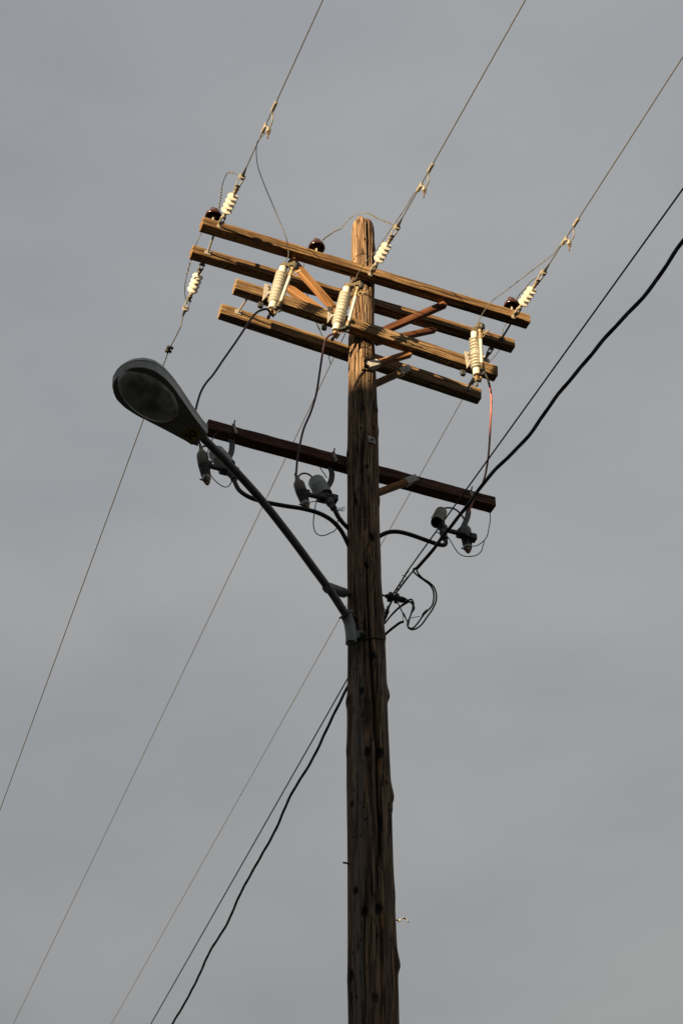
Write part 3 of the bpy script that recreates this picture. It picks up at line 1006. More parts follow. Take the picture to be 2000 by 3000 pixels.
# ------------------------------------------------------------------ fused cutouts on the third crossarm
def cutout(bot, topp, tb, tt, plate, arm_pt, label, nub):
    """bot/topp: ends of the white insulator; tb/tt: ends of the fuse tube"""
    y = (topp - bot); Ln = y.length; y.normalize()
    mid = (bot + topp) / 2
    x = ((tb + tt) / 2 - mid); x = x - y * x.dot(y); D = x.length; x.normalize()
    z = x.cross(y)
    o = thing('fuse_cutout', label, 'fuse cutout', mid, 'white fused cutouts on the third crossarm')
    def pt(a, b, c=0): return mid + x * a + y * b + z * c
    pr = [(0, .028), (.004, .031), (.050, .031)]
    def sheds(a, n, step):
        r = []
        for k in range(n):
            q = a + k * step
            r += [(q, .0245), (q + step * .14, .038), (q + step * .30, .0465), (q + step * .42, .0465), (q + step * .50, .038), (q + step * .58, .0245)]
        return r
    st = (Ln * .36) / 5.0
    a0 = .052
    pr += sheds(a0, 5, st)
    b0 = a0 + 5 * st
    b1 = Ln - .052 - 5 * st
    pr += [(b0, .035), (b0 + .004, .040), (b1 - .004, .040), (b1, .035)]
    pr += sheds(b1, 5, st)
    pr += [(Ln - .050, .031), (Ln - .006, .030), (Ln, .024)]
    MB().lathe(bot, y, pr, 36).build('insulator_body', M['white'], o, sharp=50)
    # fuse tube
    td = (tt - tb).normalized(); tl = (tt - tb).length
    MB().lathe(tb, td, [(0, .013), (tl * .4, .013), (tl * .405, .0142), (tl * .42, .0142), (tl * .425, .013), (tl, .013)], 18).build('fuse_tube', M['white'], o)
    mb = MB().lathe(tt - td * .005, td, [(0, .016), (.03, .0175), (.032, .015), (.05, .015), (.052, .0185), (.072, .018), (.075, .010)], 14)
    ring = tt + td * .012 + x * .034
    mb.torus(ring, z, .017, .0042, 18, 6)
    mb.tube([ring + x * .016, ring + x * .055 + y * .018 - z * .01], .0052, 8)
    mb.tube([tt + td * .02 + x * .01, ring - x * .012], .006, 8)
    mb.build('pull_ring', M['bronze2'], o)
    # upper contact: cast hood reaching from the insulator over the tube, with spring and hook horns
    h0 = pt(-.005, Ln / 2 + .008)
    h1 = tt + td * .085 + x * .012
    mb = MB()
    hx_ = (h1 - h0).normalized()
    mb.box((h0 + h1) / 2, (hx_, y, z), ((h1 - h0).length / 2 + .02, .007, .019), .4)
    mb.prism([h0 + y * .004 - hx_ * .015, h0 + y * .032, (h0 + h1) / 2 + y * .018, h1 + y * .036, h1 + hx_ * .03 - y * .018, h1 - y * .004], z, .030)
    mb.lathe(h0 - hx_ * .02 + y * .01 - z * .012, z, [(0, .012), (.024, .012)], 8)
    mb.lathe(h0 - hx_ * .002 + y * .018 - z * .014, z, [(0, .010), (.03, .010)], 8)
    mb.build('upper_contact', M['bronze'], o)
    mb = MB().box(h1 + hx_ * .012 - z * .004 - y * .004, (hx_, y, z), (.020, .024, .021), .4)
    mb.build('contact_shield', M['dark_steel'], o)
    mb = MB()
    for s in (-1, 1):
        q = tt + td * .06 + z * s * .019
        mb.tube([h0.lerp(h1, .55) + z * s * .018, q - x * .012, q - x * .022 - td * .04, q - x * .030 - td * .062, q - x * .020 - td * .070], .0048, 7, per=4)
    mb.build('hook_horns', M['bronze'], o)
    # lower hinge
    l0 = pt(0, -Ln / 2 - .004)
    l1 = tb - td * .045
    lx = (l1 - l0).normalized()
    mb = MB().lathe(tb + td * .012, -td, [(0, .0165), (.03, .0175), (.032, .013), (.055, .013)], 14)
    mb.box(tb - td * .022, (td, x, z), (.024, .015, .017), .35)
    mb.build('trunnion', M['bronze'], o)
    mb = MB().prism([l0 - lx * .012 + y * .035 - z * .02, l0 + lx * .018 + y * .03 - z * .02, l0 + lx * .026 - y * .03 - z * .02, l0 + lx * .008 - y * .062 - z * .02, l0 - lx * .012 - y * .045 - z * .02], z, .014)
    mb.box(l0 - y * .03, (y, x, z), (.022, .013, .018), .3)
    mb.build('terminal_lug', M['brass'], o)
    mb = MB().box((l0 * .35 + l1 * .65), (lx, y, z), ((l1 - l0).length * .36, .012, .016), .3)
    mb.tube([l1 - z * .028, l1 + z * .028], .009, 8)
    mb.tube([l1 + x * .006 - y * .012 - z * .02, l1 + x * .018 - y * .03, l1 + x * .004 - y * .038], .010, 8)
    mb.build('hinge', M['dark_steel'], o)
    MB().lathe(l0 - lx * .01 - y * .06, -y, [(0, .011), (.012, .013), (.026, .012)], 8).build('cable_lug', M['dark_steel'], o)
    # mounting bracket: band round the middle, bent strap, flat plate on the crossarm's near side
    bc = pt(0, (b0 + b1) / 2 - Ln / 2 - .012)
    mb = MB()
    pc = sum(plate, Vector()) / len(plate)
    mb.prism(plate, W, .006)
    mb.bar(plate[-2].lerp(plate[-1], .15), bc, .022, .008, Z)
    mb.build('mounting_plate', M['bare_steel'], o)
    mb = MB()
    for f_ in (.30, .62):
        q = plate[0].lerp(plate[3], f_) * .45 + plate[1].lerp(plate[2], f_) * .55
        mb.lathe(q - W * .002, -W, [(0, .009), (.006, .009), (.006, .005), (.016, .005)], 6)
    mb.tube([pc, pc + (arm_pt - pc) * 1.0], .008, 8)
    mb.build('carriage_bolt', M['rust'], o)
    mb = MB().box(nub, (A, W, Z), (.019, .016, .024), .3)
    mb.build('back_strap', M['dark_steel'], o)
    return pt(-.02, Ln / 2 + .02), l0 - y * .04

def plate_pts(pts, t): return path([(u, v, t) for u, v in pts])
def nub_pt(u, v):
    q = P(u, v, -.165)
    return q
cut1 = cutout(P(797, 904, -.29), P(831, 783, -.38), P(821, 887, -.345), P(850, 808, -.44),
              plate_pts([(775, 831), (793, 836), (792, 857), (787, 861), (768.5, 882)], -.25), P(778, 858, -.186),
              'white ribbed fuse cutout on the left of the third crossarm', nub_pt(763, 894))
cut2 = cutout(P(984, 968, -.29), P(1017, 843, -.38), P(1021, 945, -.345), P(1042, 866, -.44),
              plate_pts([(960, 897), (976, 902), (975, 925), (971, 930), (959, 946)], -.25), P(966, 922, -.186),
              'white ribbed fuse cutout just in front of the pole', nub_pt(949, 959))
cut3 = cutout(P(1396.5, 1098, -.29), P(1389.5, 973, -.38), P(1411, 1067, -.345), P(1407, 990, -.44),
              plate_pts([(1359.5, 1029), (1376, 1033), (1378, 1060), (1376, 1068), (1367, 1079)], -.25), P(1368, 1052, -.186),
              'white ribbed fuse cutout at the right end of the third crossarm', nub_pt(1355, 1093))

# leads from the hot-line clamps down to the cutouts
def lead(c0, pts, c1, label):
    mb = MB().tube([c0] + path(pts) + [c1], .0034, 6, per=8)
    return single('lead_wire', mb, M['alu'], label, 'wire', 'leads from the near lines to the cutouts')
def t_of(q): return (q - FOOT).dot(W)
ta, tb_ = t_of(clamps[0]), t_of(cut1[0])
lead(clamps[0], [(763, 404, ta * .95), (753, 420, ta * .9), (751, 450, ta * .8), (756, 490, ta * .7), (775, 543, ta * .58), (808, 622, ta * .45), (836, 690, -.50), (843, 725, -.43), (844, 752, -.40)], cut1[0],
     'thin wire curving from the leftmost line clamp down to the left cutout')
ta = t_of(clamps[1])
lead(clamps[1], [(1222, 560, ta * .98), (1210, 570, ta * .95), (1190, 605, ta * .86), (1155, 656, ta * .74), (1126, 698, ta * .65), (1098, 738, ta * .56), (1070, 770, ta * .48), (1048, 802, -.42), (1040, 820, -.40)], cut2[0],
     'thin wire running from the middle line clamp across the pole top to the middle cutout')
ta = t_of(clamps[2])
lead(clamps[2], [(1638, 722, ta * .95), (1622, 742, ta * .9), (1600, 760, ta * .84), (1540, 806, ta * .7), (1480, 852, ta * .55), (1440, 882, ta * .46), (1415, 915, -.43), (1404, 935, -.41)], cut3[0] + Vector((.01, 0, 0)),
     'thin wire swooping from the right line clamp down to the right cutout')

# ------------------------------------------------------------------ arresters, terminations, brackets on the lowest crossarm
def lathe_between(mb, p, q, prof, n=24, mi=0):
    """profile in fractions of the length p->q"""
    d = q - p
    return mb.lathe(p, d, [(a * d.length, r) for a, r in prof], n, mi)
def arrester(p, q, label, sc=1.0):
    """p: top of the cap, q: tip of the bottom bolt"""
    o = thing('surge_arrester', label, 'surge arrester', p, 'surge arresters under the lowest crossarm')
    d = (q - p); Ln = d.length; d.normalize()
    mb = MB().lathe(p - d * .075, d, [(0, .010), (.035, .013), (.06, .020), (.075, .026), (.09, .036), (.105, .040), (Ln * .38 + .075, .041), (Ln * .38 + .08, .036)], 28)
    mb.build('cap', M['olive'], o, sharp=50)
    pr = [(Ln * .385, .030)]
    n = 9
    for k in range(n):
        a = Ln * (.385 + .36 * k / n); st = Ln * .36 / n
        rr_ = .040 - .008 * k / n
        pr += [(a, .027), (a + st * .35, rr_), (a + st * .6, rr_), (a + st * .95, .026)]
    pr += [(Ln * .75, .026)]
    MB().lathe(p, d, pr, 28).build('finned_body', M['fin'], o, sharp=40)
    MB().lathe(p, d, [(Ln * .745, .029), (Ln * .755, .031), (Ln * .835, .030), (Ln * .84, .027)], 20).build('base_sleeve', M['grey_poly'], o)
    mb = MB().lathe(p, d, [(Ln * .83, .026), (Ln * .84, .027), (Ln * .86, .023), (Ln * .93, .020), (Ln * .935, .013), (Ln * .98, .012), (Ln, .004)], 16)
    mb.build('brass_end', M['brass'], o)
    _, y, z = frame_of(d)
    e = p + d * Ln * .89
    mb = MB().tube([e - A * .018, e - A * .052 + Z * .004], .0055, 8)
    mb.lathe(e - A * .02 - W * .012 - Z * .012, Z, [(0, .008), (.03, .008)], 8)
    mb.build('disconnect_bolt', M['dark_steel'], o)
    return p - d * .07
T5 = .02
ar1 = arrester(P(591, 1326, T5), P(608.5, 1421, T5 - .03), 'olive capped finned arrester under the lamp head, at the left end of the lowest crossarm')
ar2 = arrester(P(873, 1411, T5), P(900, 1493, T5 - .03), 'olive capped finned arrester hanging left of the pole')
ar3 = arrester(P(1362, 1545, T5 + .05), P(1371, 1620, T5 + .02), 'olive capped finned arrester hanging at the right end of the lowest crossarm')

def bracket(top_u, top_v, hook, bar, label, holes=()):
    """curved hanger strap bolted over the crossarm, cross bar with clamps"""
    q = P(top_u, top_v, .10)
    o = thing('equipment_bracket', label, 'bracket', q, 'dark hanger brackets on the lowest crossarm')
    mb = MB()
    pts = smooth_path(path(hook), 6)
    w = .040
    side = A
    L1, L2 = [], []
    vs, fs = [], []
    for i, p in enumerate(pts):
        d = (pts[min(i + 1, len(pts) - 1)] - pts[max(0, i - 1)]).normalized()
        s = (A - d * A.dot(d)).normalized()
        nn = d.cross(s)
        ww = w / 2
        vs += [p - s * ww - nn * .004, p + s * ww - nn * .004, p + s * ww + nn * .004, p - s * ww + nn * .004]
    for i in range(len(pts) - 1):
        for k in range(4):
            fs.append((i * 4 + k, i * 4 + (k + 1) % 4, i * 4 + 4 + (k + 1) % 4, i * 4 + 4 + k))
    fs.append((0, 1, 2, 3)); fs.append(tuple((len(pts) - 1) * 4 + k for k in range(4)))
    mb.add(vs, fs)
    mb.build('hanger_strap', M['dark_steel'], o)
    b = path(bar)
    mb = MB()
    for i in range(len(b) - 1):
        mb.bar(b[i], b[i + 1], .030, .030, Z, .3)
    mb.box(b[0], (A, W, Z), (.022, .030, .026), .3)
    mb.box(b[-1], (A, W, Z), (.024, .030, .028), .3)
    m_ = b[len(b) // 2]
    mb.box(m_, (A, W, Z), (.032, .034, .030), .3)
    for k in (-.022, .022):
        mb.lathe(m_ + A * k - Z * .028, -Z, [(0, .008), (.016, .008), (.018, .005)], 6)
        mb.lathe(b[-1] + A * k * .6 + Z * .026, Z, [(0, .007), (.012, .007)], 6)
    mb.build('cross_bar', M['dark_steel'], o)
    # bolt and plate over the arm's near face
    mb = MB().prism(path([(top_u - 5, top_v + 2, .104), (top_u + 4, top_v + 4, .104), (top_u + 13, top_v + 28, .104), (top_u + 6, top_v + 32, .104)]), W, .005)
    mb.build('clamp_plate', M['bare_steel'], o)
    mb = MB().tube([P(top_u + 1, top_v + 7, .10), P(top_u + 4, top_v - 7, .10)], .0055, 8)
    mb.build('bolt', M['rust'], o)
    return o
bracket(684, 1239, [(677, 1288, .13), (680, 1305, .10), (676, 1330, .06), (664, 1350, .03), (655, 1372, .02)], [(610, 1363, .02), (635, 1371, .02), (657, 1376, .02), (688, 1382, .02)],
        'dark curved hanger bracket at the left end of the lowest crossarm')
bracket(976, 1321, [(968, 1372, .13), (972, 1390, .10), (968, 1412, .06), (955, 1432, .03), (945, 1452, .02)], [(896, 1447, .02), (920, 1453, .02), (943, 1458, .02), (978, 1462, .02)],
        'dark curved hanger bracket left of the pole, below the lowest crossarm')
bracket(1378, 1433, [(1368, 1482, .13), (1371, 1500, .10), (1366, 1522, .06), (1355, 1545, .03), (1345, 1562, .02)], [(1298, 1550, .02), (1322, 1557, .02), (1350, 1563, .02), (1384, 1576, .02)],
        'dark hanger bracket at the right end of the lowest crossarm')

def termination(p, q, tail, label, cap_r=.062, cap_m='grey_poly', body=None):
    """round wildlife cap p->q over a cable termination; tail: the black cable from it to the pole"""
    o = thing('cable_termination', label, 'cable termination', p, 'capped cable terminations under the lowest crossarm')
    d = (q - p); Ln = d.length; d.normalize()
    R = cap_r
    mb = MB().lathe(p, d, [(0, R * .25), (.004, R * .55), (.014, R * .82), (.030, R * .96), (Ln * .5, R), (Ln * .52, R * 1.03), (Ln * .55, R), (Ln, R * .97), (Ln, R * .90), (Ln * .35, R * .88), (Ln * .3, R * .3)], 32)
    for k in range(3):
        a = p + d * Ln * .55 - A * R * .95 + W * (k - 1) * .02
        mb.box(a, (A, W, d), (.008, .006, .010), .4)
    mb.build('cap', M[cap_m], o, sharp=50)
    tp = path(tail)
    mb = MB()
    b0 = p + d * Ln * .4
    b1 = tp[0]
    bd = b1 - b0
    pr = [(0, R * .42)]
    for k in range(5):
        a = .1 + .13 * k
        pr += [(a, R * .40), (a + .04, R * .62), (a + .07, R * .62), (a + .12, R * .40)]
    pr += [(.80, R * .40), (.82, R * .55), (1.0, R * .48)]
    lathe_between(mb, b0, b1, pr, 20)
    mb.build('termination_body', M['fin'], o, sharp=40)
    mb = MB().tube(tp, .0155, 12, per=8)
    mb.build('power_cable', M['black'], o)
    mb = MB().lathe(tp[0] - (tp[1] - tp[0]).normalized() * .03, tp[1] - tp[0], [(0, .020), (.02, .026), (.075, .024), (.08, .017)], 14)
    mb.tube([tp[0] - A * .01, tp[0] - A * .055 + Z * .004], .004, 6)
    mb.build('cable_clamp', M['dark_steel'], o)
    return o
termination(P(626, 1318, .06), P(668, 1368, .03), [(683, 1394, .0), (688, 1412, -.02), (700, 1435, -.04), (722, 1452, -.06), (750, 1464, -.06), (790, 1474, -.06), (840, 1483, -.06), (885, 1490, -.06), (930, 1502, -.06), (965, 1520, -.04), (990, 1543, -.02), (1006, 1567, 0), (1022, 1600, .02)],
            'pale rounded termination cap half behind the lamp arm, its black cable curving to the pole')
termination(P(921, 1402, .06), P(950, 1452, .03), [(971, 1478, .0), (981, 1497, -.01), (992, 1517, -.01), (1006, 1534, .0), (1024, 1552, .03)],
            'pale rounded termination cap just left of the pole with a short black cable')
termination(P(1293, 1497, .07), P(1279, 1531, -.02), [(1298, 1566, .0), (1304, 1582, -.01), (1305, 1592, -.02), (1298, 1597, -.02), (1280, 1594, -.02), (1240, 1580, -.02), (1200, 1566, -.02), (1165, 1558, -.02), (1135, 1560, .0), (1110, 1572, .02), (1095, 1585, .03)],
            'brown grey termination cap right of the pole with an open underside', .046, 'olive')

# insulated leads from the cutouts to the arresters
RG = 'insulated cables from the cutouts'
def cable(pts, r, mats_pts, label, cat='cable', group=RG):
    pass
def riser(c0, pts, c1, m, label, r=.0078, boots=()):
    full = [c0] + path(pts) + ([c1] if c1 is not None else [])
    mb = MB().tube(full, r, 10, per=8)
    for i0, i1 in boots:
        mb.tube(full[i0:i1 + 1], r * 1.15, 10, per=4, mi=1)
    return single('insulated_cable', mb, [M[m], M['black']], label, 'cable', RG)
riser(cut1[1], [(783, 906, -.31), (770, 907, -.31), (754, 914, -.30), (739, 929, -.28), (722, 955, -.26), (690, 1003, -.22), (655, 1053, -.18), (625, 1097, -.14), (604, 1122, -.12), (588, 1150, -.09), (576, 1190, -.06), (571, 1220, -.04), (572, 1250, -.02), (578, 1280, .0)], ar1,
      'maroon', 'maroon cable from the left cutout curving down behind the lamp neck', boots=((0, 5),))
riser(cut2[1], [(983, 977, -.31), (970, 980, -.30), (958, 989, -.29), (950, 1008, -.27), (943, 1045, -.23), (935, 1100, -.18), (926, 1155, -.13), (910, 1208, -.09), (890, 1255, -.05), (879, 1300, -.02), (871, 1345, .0), (868, 1380, .01)], ar2,
      'maroon', 'maroon cable from the middle cutout passing over the lowest crossarm')
riser(P(1421, 1095, -.17), [(1428, 1112, -.17), (1433, 1130, -.17), (1437, 1150, -.16), (1438.5, 1175, -.15), (1437, 1215, -.12), (1435, 1260, -.09), (1432, 1310, -.05), (1428, 1350, -.02), (1421, 1390, .02), (1413, 1415, .05), (1405, 1432, .08), (1392, 1452, .09), (1378, 1485, .10), (1366, 1515, .09)], ar3,
      'pink', 'salmon pink cable dropping from the right cutout to the right arrester', boots=((0, 2),))
def link(pts, label):
    return single('link_cable', MB().tube(path(pts), .0066, 8, per=8), M['maroon'], label, 'cable', 'short looped cables on the terminations')
link([(588, 1313, .02), (594, 1309, .02), (602, 1307, .03), (612, 1311, .05), (626, 1319, .06)], 'short maroon loop from the left arrester to its termination cap, behind the lamp arm')
link([(873, 1402, .02), (876, 1394, .02), (884, 1388, .03), (895, 1387, .04), (906, 1391, .05), (915, 1399, .06), (920, 1404, .06)], 'short maroon loop from the arrester to the pale cap left of the pole')
link([(1293, 1499, .07), (1297, 1491, .07), (1306, 1488, .07), (1318, 1488, .07), (1330, 1491, .06), (1342, 1499, .06), (1353, 1512, .06), (1360, 1522, .06)], 'short brownish loop between the termination and arrester right of the pole')

# thin ground leads
GG = 'thin dark ground wires'
def gw(pts, label, r=.0036):
    return single('ground_wire', MB().tube(path(pts), r, 6, per=8), M['black'], label, 'wire', GG)
gw([(692, 1283, .10), (676, 1279, .10), (665, 1266, .10), (650, 1263, .10), (637, 1267, .095), (627, 1278, .085), (620, 1292, .06), (611, 1316, .0), (606, 1345, -.03), (603, 1380, -.04), (605, 1408, -.03)], 'thin wire from the left end of the lowest crossarm down over the left arrester')
gw([(614, 1384, -.01), (620, 1396, -.01), (632, 1410, -.01), (646, 1421, -.01), (660, 1427, -.01), (671, 1423, -.01), (677, 1414, -.01), (680, 1405, 0)], 'thin wire loop hanging between the left arrester and its termination')
gw([(937, 1368, .10), (942, 1378, .09), (950, 1388, .08), (957, 1400, .07)], 'short thin wire under the crossarm left of the pole')
gw([(903, 1477, -.01), (907, 1472, -.01), (914, 1470, -.01), (923, 1469, -.01), (931, 1463, .0)], 'tiny wire link beside the arrester left of the pole')
gw([(932, 1460, .0), (925, 1475, -.02), (921, 1500, -.03), (918, 1525, -.04), (919, 1545, -.04), (925, 1561, -.04), (938, 1569, -.04), (952, 1568, -.04), (968, 1561, -.04), (980, 1555, -.03), (987, 1543, -.02), (989, 1525, -.01)], 'thin black wire loop hanging low left of the pole')
gw([(1306, 1567, -.01), (1318, 1583, -.02), (1330, 1604, -.02), (1342, 1620, -.02), (1358, 1629, -.02), (1380, 1630, -.02), (1398, 1625, -.02), (1410, 1613, -.02), (1414, 1598, -.02), (1418, 1587, -.02)], 'thin black wire loop hanging below the right arrester')
gw([(1376, 1603, .0), (1385, 1600, .0), (1395, 1599, -.01), (1407, 1592, -.01), (1418, 1583, -.02), (1427, 1568, .0), (1431, 1548, .02), (1435, 1525, .06), (1435, 1510, .09), (1432, 1498, .14)], 'thin dark wire falling from the right end of the lowest crossarm to the arrester')
mb = MB()
cpt = P(985, 1497, -.02)
for i in range(7):
    rng = random.Random(40 + i)
    e_ = P(1006 + rng.uniform(-6, 6), 1492 + rng.uniform(-6, 8), -.03)
    mid_ = (cpt + e_) / 2 + Vector((rng.uniform(-.01, .01), 0, rng.uniform(.0, .02)))
    mb.tube([cpt, mid_, e_, e_ + Vector((rng.uniform(-.012, .01), 0, rng.uniform(-.01, .03)))], .0013, 5, per=5)
mb.wrap(path([(980, 1490, -.01), (990, 1512, -.015), (1003, 1530, -.0)]), .0016, 9, .0175)
single('frayed_wires', mb, M['dark_steel'], 'tuft of frayed loose strands beside the cable left of the pole', 'wire')

# ------------------------------------------------------------------ street lamp
LD = (-A * .913 - W * .407).normalized()          # direction the lamp arm reaches out
LN = LD.cross(Z).normalized()
ATT = P(1026, 1850, -.125)
def LP(u, v):
    return on_plane(u, v, ATT, LN)
LAMP = thing('street_lamp', 'grey teardrop street lamp with yellow number sticker on a long pipe arm', 'street lamp', ATT)
pp = [(1028, 1872), (1027, 1850), (1022, 1822), (1012, 1800), (998, 1778), (970, 1735), (920, 1667), (850, 1572), (770, 1470), (700, 1391), (640, 1328), (585, 1274)]
LPTS = [LP(*q) for q in pp]
MB().tube(LPTS, .0265, 20, per=8).build('lamp_arm', M['pipe'], LAMP)
# mounting: lower socket with strap, collar plate, upper support
q0, q1 = LP(1027, 1878), LP(1026, 1845)
mb = MB().tube([LP(1028, 1884), LP(1028, 1868), LP(1026, 1846), LP(1022, 1824), LP(1013, 1802)], .036, 18, per=4)
mb.build('arm_socket', M['socket'], LAMP)
c0 = LP(1034, 1866)
z_, t_ = surf(1050, 1868)
n_ = Vector((math.sin(t_), -math.cos(t_), 0)); tg = Vector((math.cos(t_), math.sin(t_), 0))
def on_pole(u, v, off=.0):
    z1, t1 = surf(u, v)
    n1_ = Vector((math.sin(t1), -math.cos(t1), 0))
    return FOOT + Vector((float(pole_c(z1)), 0, z1)) + n1_ * (float(pole_r(z1)) + off), n1_
mb = MB()
a_, na = on_pole(1062, 1868, .010)
mb.prism([q + na * .0 for q in [on_pole(1036, 1853, .02)[0], on_pole(1056, 1856, .012)[0], on_pole(1067, 1860, .012)[0], on_pole(1067, 1872, .012)[0], on_pole(1052, 1876, .012)[0], on_pole(1036, 1880, .02)[0]]], na, .012)
mb.build('socket_ear', M['socket'], LAMP)
mb = MB(); nut(mb, a_ + na * .006, na, .030, .018)
bq = LP(1014, 1888)
mb.tube([LP(1022, 1884), bq], .006, 8)
mb.build('socket_bolt', M['dark_steel'], LAMP)
# flange plate round the arm where it leaves the socket
f0 = LP(1013, 1800); fd = (LP(1006, 1790) - LP(1020, 1812)).normalized()
mb = MB().lathe(f0 - fd * .006, fd, [(0, .043), (.002, .052), (.012, .052), (.014, .040)], 24)
fp = on_pole(1040, 1806, .004)[0]
mb.prism([f0 + LN * .03, f0 - LN * .03, fp - LN * .02 - Z * .02, fp + LN * .02 - Z * .02], fd, .008)
mb.build('flange', M['pipe'], LAMP)
# upper support: short stub from the pole to the arm
s1 = LP(962, 1723); s0 = on_pole(1021, 1727, -.01)[0]
mb = MB().tube([s1 - (s0 - s1).normalized() * .035, s1, s1.lerp(s0, .7)], [.030, .038, .034], 16)
mb.lathe(s1.lerp(s0, .68), s0 - s1, [(0, .034), (.003, .026), (.02, .018), (.12, .018)], 12)
mb.build('support_stub', M['pipe'], LAMP)

# head: teardrop shells, local frame: x from the neck to the tip, y sideways, z up
hn = LP(585, 1274)
HYAW, HTILT = math.radians(5), math.radians(4)     # the head turns a little towards the street and tips up
HX = Vector((LD.x * math.cos(HYAW) - LD.y * math.sin(HYAW), LD.x * math.sin(HYAW) + LD.y * math.cos(HYAW), 0)) * math.cos(HTILT) + Z * math.sin(HTILT)
HY = Z.cross(HX).normalized()
HZ0 = HX.cross(HY)
HL = .708
ROLL = math.radians(9)
HY, HZ = HY * math.cos(ROLL) + HZ0 * math.sin(ROLL), HZ0 * math.cos(ROLL) - HY * math.sin(ROLL)
def H(x, y, z): return hn + HX * x + HY * y + HZ * z
NH = 40
def half_w(f):
    """half width of the plan at fraction f (0 = neck, 1 = tip)"""
    f = min(max(f, 0), 1)
    pts = [(0, .072), (.08, .080), (.25, .108), (.45, .146), (.60, .171), (.72, .182), (.82, .175), (.90, .146), (.96, .100), (.99, .050), (1, .004)]
    for (a, wa), (b, wb) in zip(pts, pts[1:]):
        if f <= b:
            k = (f - a) / (b - a)
            return wa + (wb - wa) * k
    return 0
def shell(mb, zf, x0, x1, scale=1.0, z0=0, m=16, up=True, mi=0):
    """loft of half sections; zf(f) = height of the shell above or below its rim"""
    vs, fs = [], []
    fr = [x0 + (x1 - x0) * (.5 - .5 * math.cos(math.pi * i / NH)) for i in range(NH + 1)]
    for f in fr:
        w = half_w(f) * scale
        h = zf(f)
        for k in range(m + 1):
            a = math.pi * k / m
            c, s = math.cos(a), math.sin(a)
            vs.append(H(f * HL, w * math.copysign(abs(c) ** .8, c), z0 + (h if up else -h) * s ** .8))
    for i in range(NH):
        for k in range(m):
            a = i * (m + 1) + k
            fs.append((a, a + 1, a + m + 2, a + m + 1))
        a = i * (m + 1)
        fs.append((a, a + m + 1, a + 2 * m + 1, a + m))
    fs.append(tuple(range(m + 1))); fs.append(tuple(NH * (m + 1) + k for k in range(m + 1)))
    mb.add(vs, fs, mi)
def top_h(f): return .055 + .035 * math.sin(min(1, f / .75) * math.pi / 2) if f < .75 else .09 * math.sqrt(max(.0, 1 - ((f - .75) / .25) ** 2)) + .002
zc = -.012
mb = MB(); shell(mb, top_h, 0, 1, 1.0, zc + .030)
mb.build('top_housing', M['lamp_grey'], LAMP, sharp=50)
def rim(mb, z0, z1, s0, s1, mi=0, x0=0.0, x1=1.0):
    vs, fs = [], []
    n = 60
    prof_ = [(x0 + (x1 - x0) * (.5 - .5 * math.cos(math.pi * i / n))) for i in range(n + 1)]
    out_ = [(f, 1) for f in prof_] + [(f, -1) for f in reversed(prof_)]
    for (zz1, s) in ((z0, s0), (z1, s1)):
        for f, sg in out_:
            vs.append(H(f * HL * (1 if f < .5 else 1 + (s - 1) * .4), half_w(f) * s * sg, zz1))
    k = len(out_)
    for i in range(k):
        fs.append((i, (i + 1) % k, k + (i + 1) % k, k + i))
    fs.append(tuple(range(k))); fs.append(tuple(range(2 * k - 1, k - 1, -1)))
    mb.add(vs, fs, mi)
mb = MB(); rim(mb, zc + .019, zc + .0305, .955, .955)
mb.build('gasket', M['ink'], LAMP)
mb = MB(); rim(mb, zc - .035, zc + .020, .93, 1.0)
mb.build('lower_rim', M['lamp_grey'], LAMP, sharp=30)
# door: dark dusty sheet with a round opening, a glass bowl below it
mb = MB()
bx, by, bR = .60, 0, (.27, .128)
vs, fs = [], []
nB = 64
for i in range(nB):
    a = 2 * math.pi * i / nB
    ex, ey = .655 * HL + math.cos(a) * .235, math.sin(a) * .138
    vs.append(H(ex, ey, zc - .038))
outer = []
for i in range(nB):
    a = 2 * math.pi * i / nB
    dx_, dy_ = math.cos(a), math.sin(a)
    lo, hi = 0, 1.2
    for _ in range(40):
        m_ = (lo + hi) / 2
        X, Y = .655 * HL + dx_ * m_, dy_ * m_
        f = X / HL
        inside = 0.0 <= f <= .985 and abs(Y) <= half_w(f) * .925
        lo, hi = (m_, hi) if inside else (lo, m_)
    vs.append(H(.655 * HL + dx_ * lo, dy_ * lo, zc - .0365))
for i in range(nB):
    j = (i + 1) % nB
    fs.append((i, j, nB + j, nB + i))
mb.add(vs, fs)
# squared lower end of the door at the neck, with its latch tongue
for sgn in (-1, 1):
    mb.prism([H(-.005, sgn * .018, zc - .036), H(-.03, sgn * .040, zc - .036), H(.01, sgn * .058, zc - .036), H(.06, sgn * .058, zc - .036), H(.06, sgn * .018, zc - .036)], Z, .012)
mb.build('lens_door', M['lamp_under'], LAMP)
mb = MB()
vs, fs = [], []
for j in range(9):
    b = math.pi / 2 * j / 8
    for i in range(nB):
        a = 2 * math.pi * i / nB
        vs.append(H(.655 * HL + math.cos(a) * .232 * math.cos(b) ** .6, math.sin(a) * .136 * math.cos(b) ** .6, zc - .039 - .055 * math.sin(b)))
for j in range(8):
    for i in range(nB):
        k = (i + 1) % nB
        fs.append((j * nB + i, j * nB + k, (j + 1) * nB + k, (j + 1) * nB + i))
mb.add(vs, fs)
mb.build('glass_bowl', M['glass'], LAMP, sharp=80)
mb = MB()
vs, fs = [], []
for j in range(7):
    b = math.pi / 2 * j / 6
    for i in range(nB):
        a = 2 * math.pi * i / nB
        vs.append(H(.58 * HL + math.cos(a) * .20 * math.cos(b) ** .7, math.sin(a) * .105 * math.cos(b) ** .7, zc - .028 + .070 * math.sin(b)))
for j in range(6):
    for i in range(nB):
        k = (i + 1) % nB
        fs.append((j * nB + i, j * nB + k, (j + 1) * nB + k, (j + 1) * nB + i))
mb.add(vs, fs)
mb.build('reflector', M['reflector'], LAMP, sharp=60)
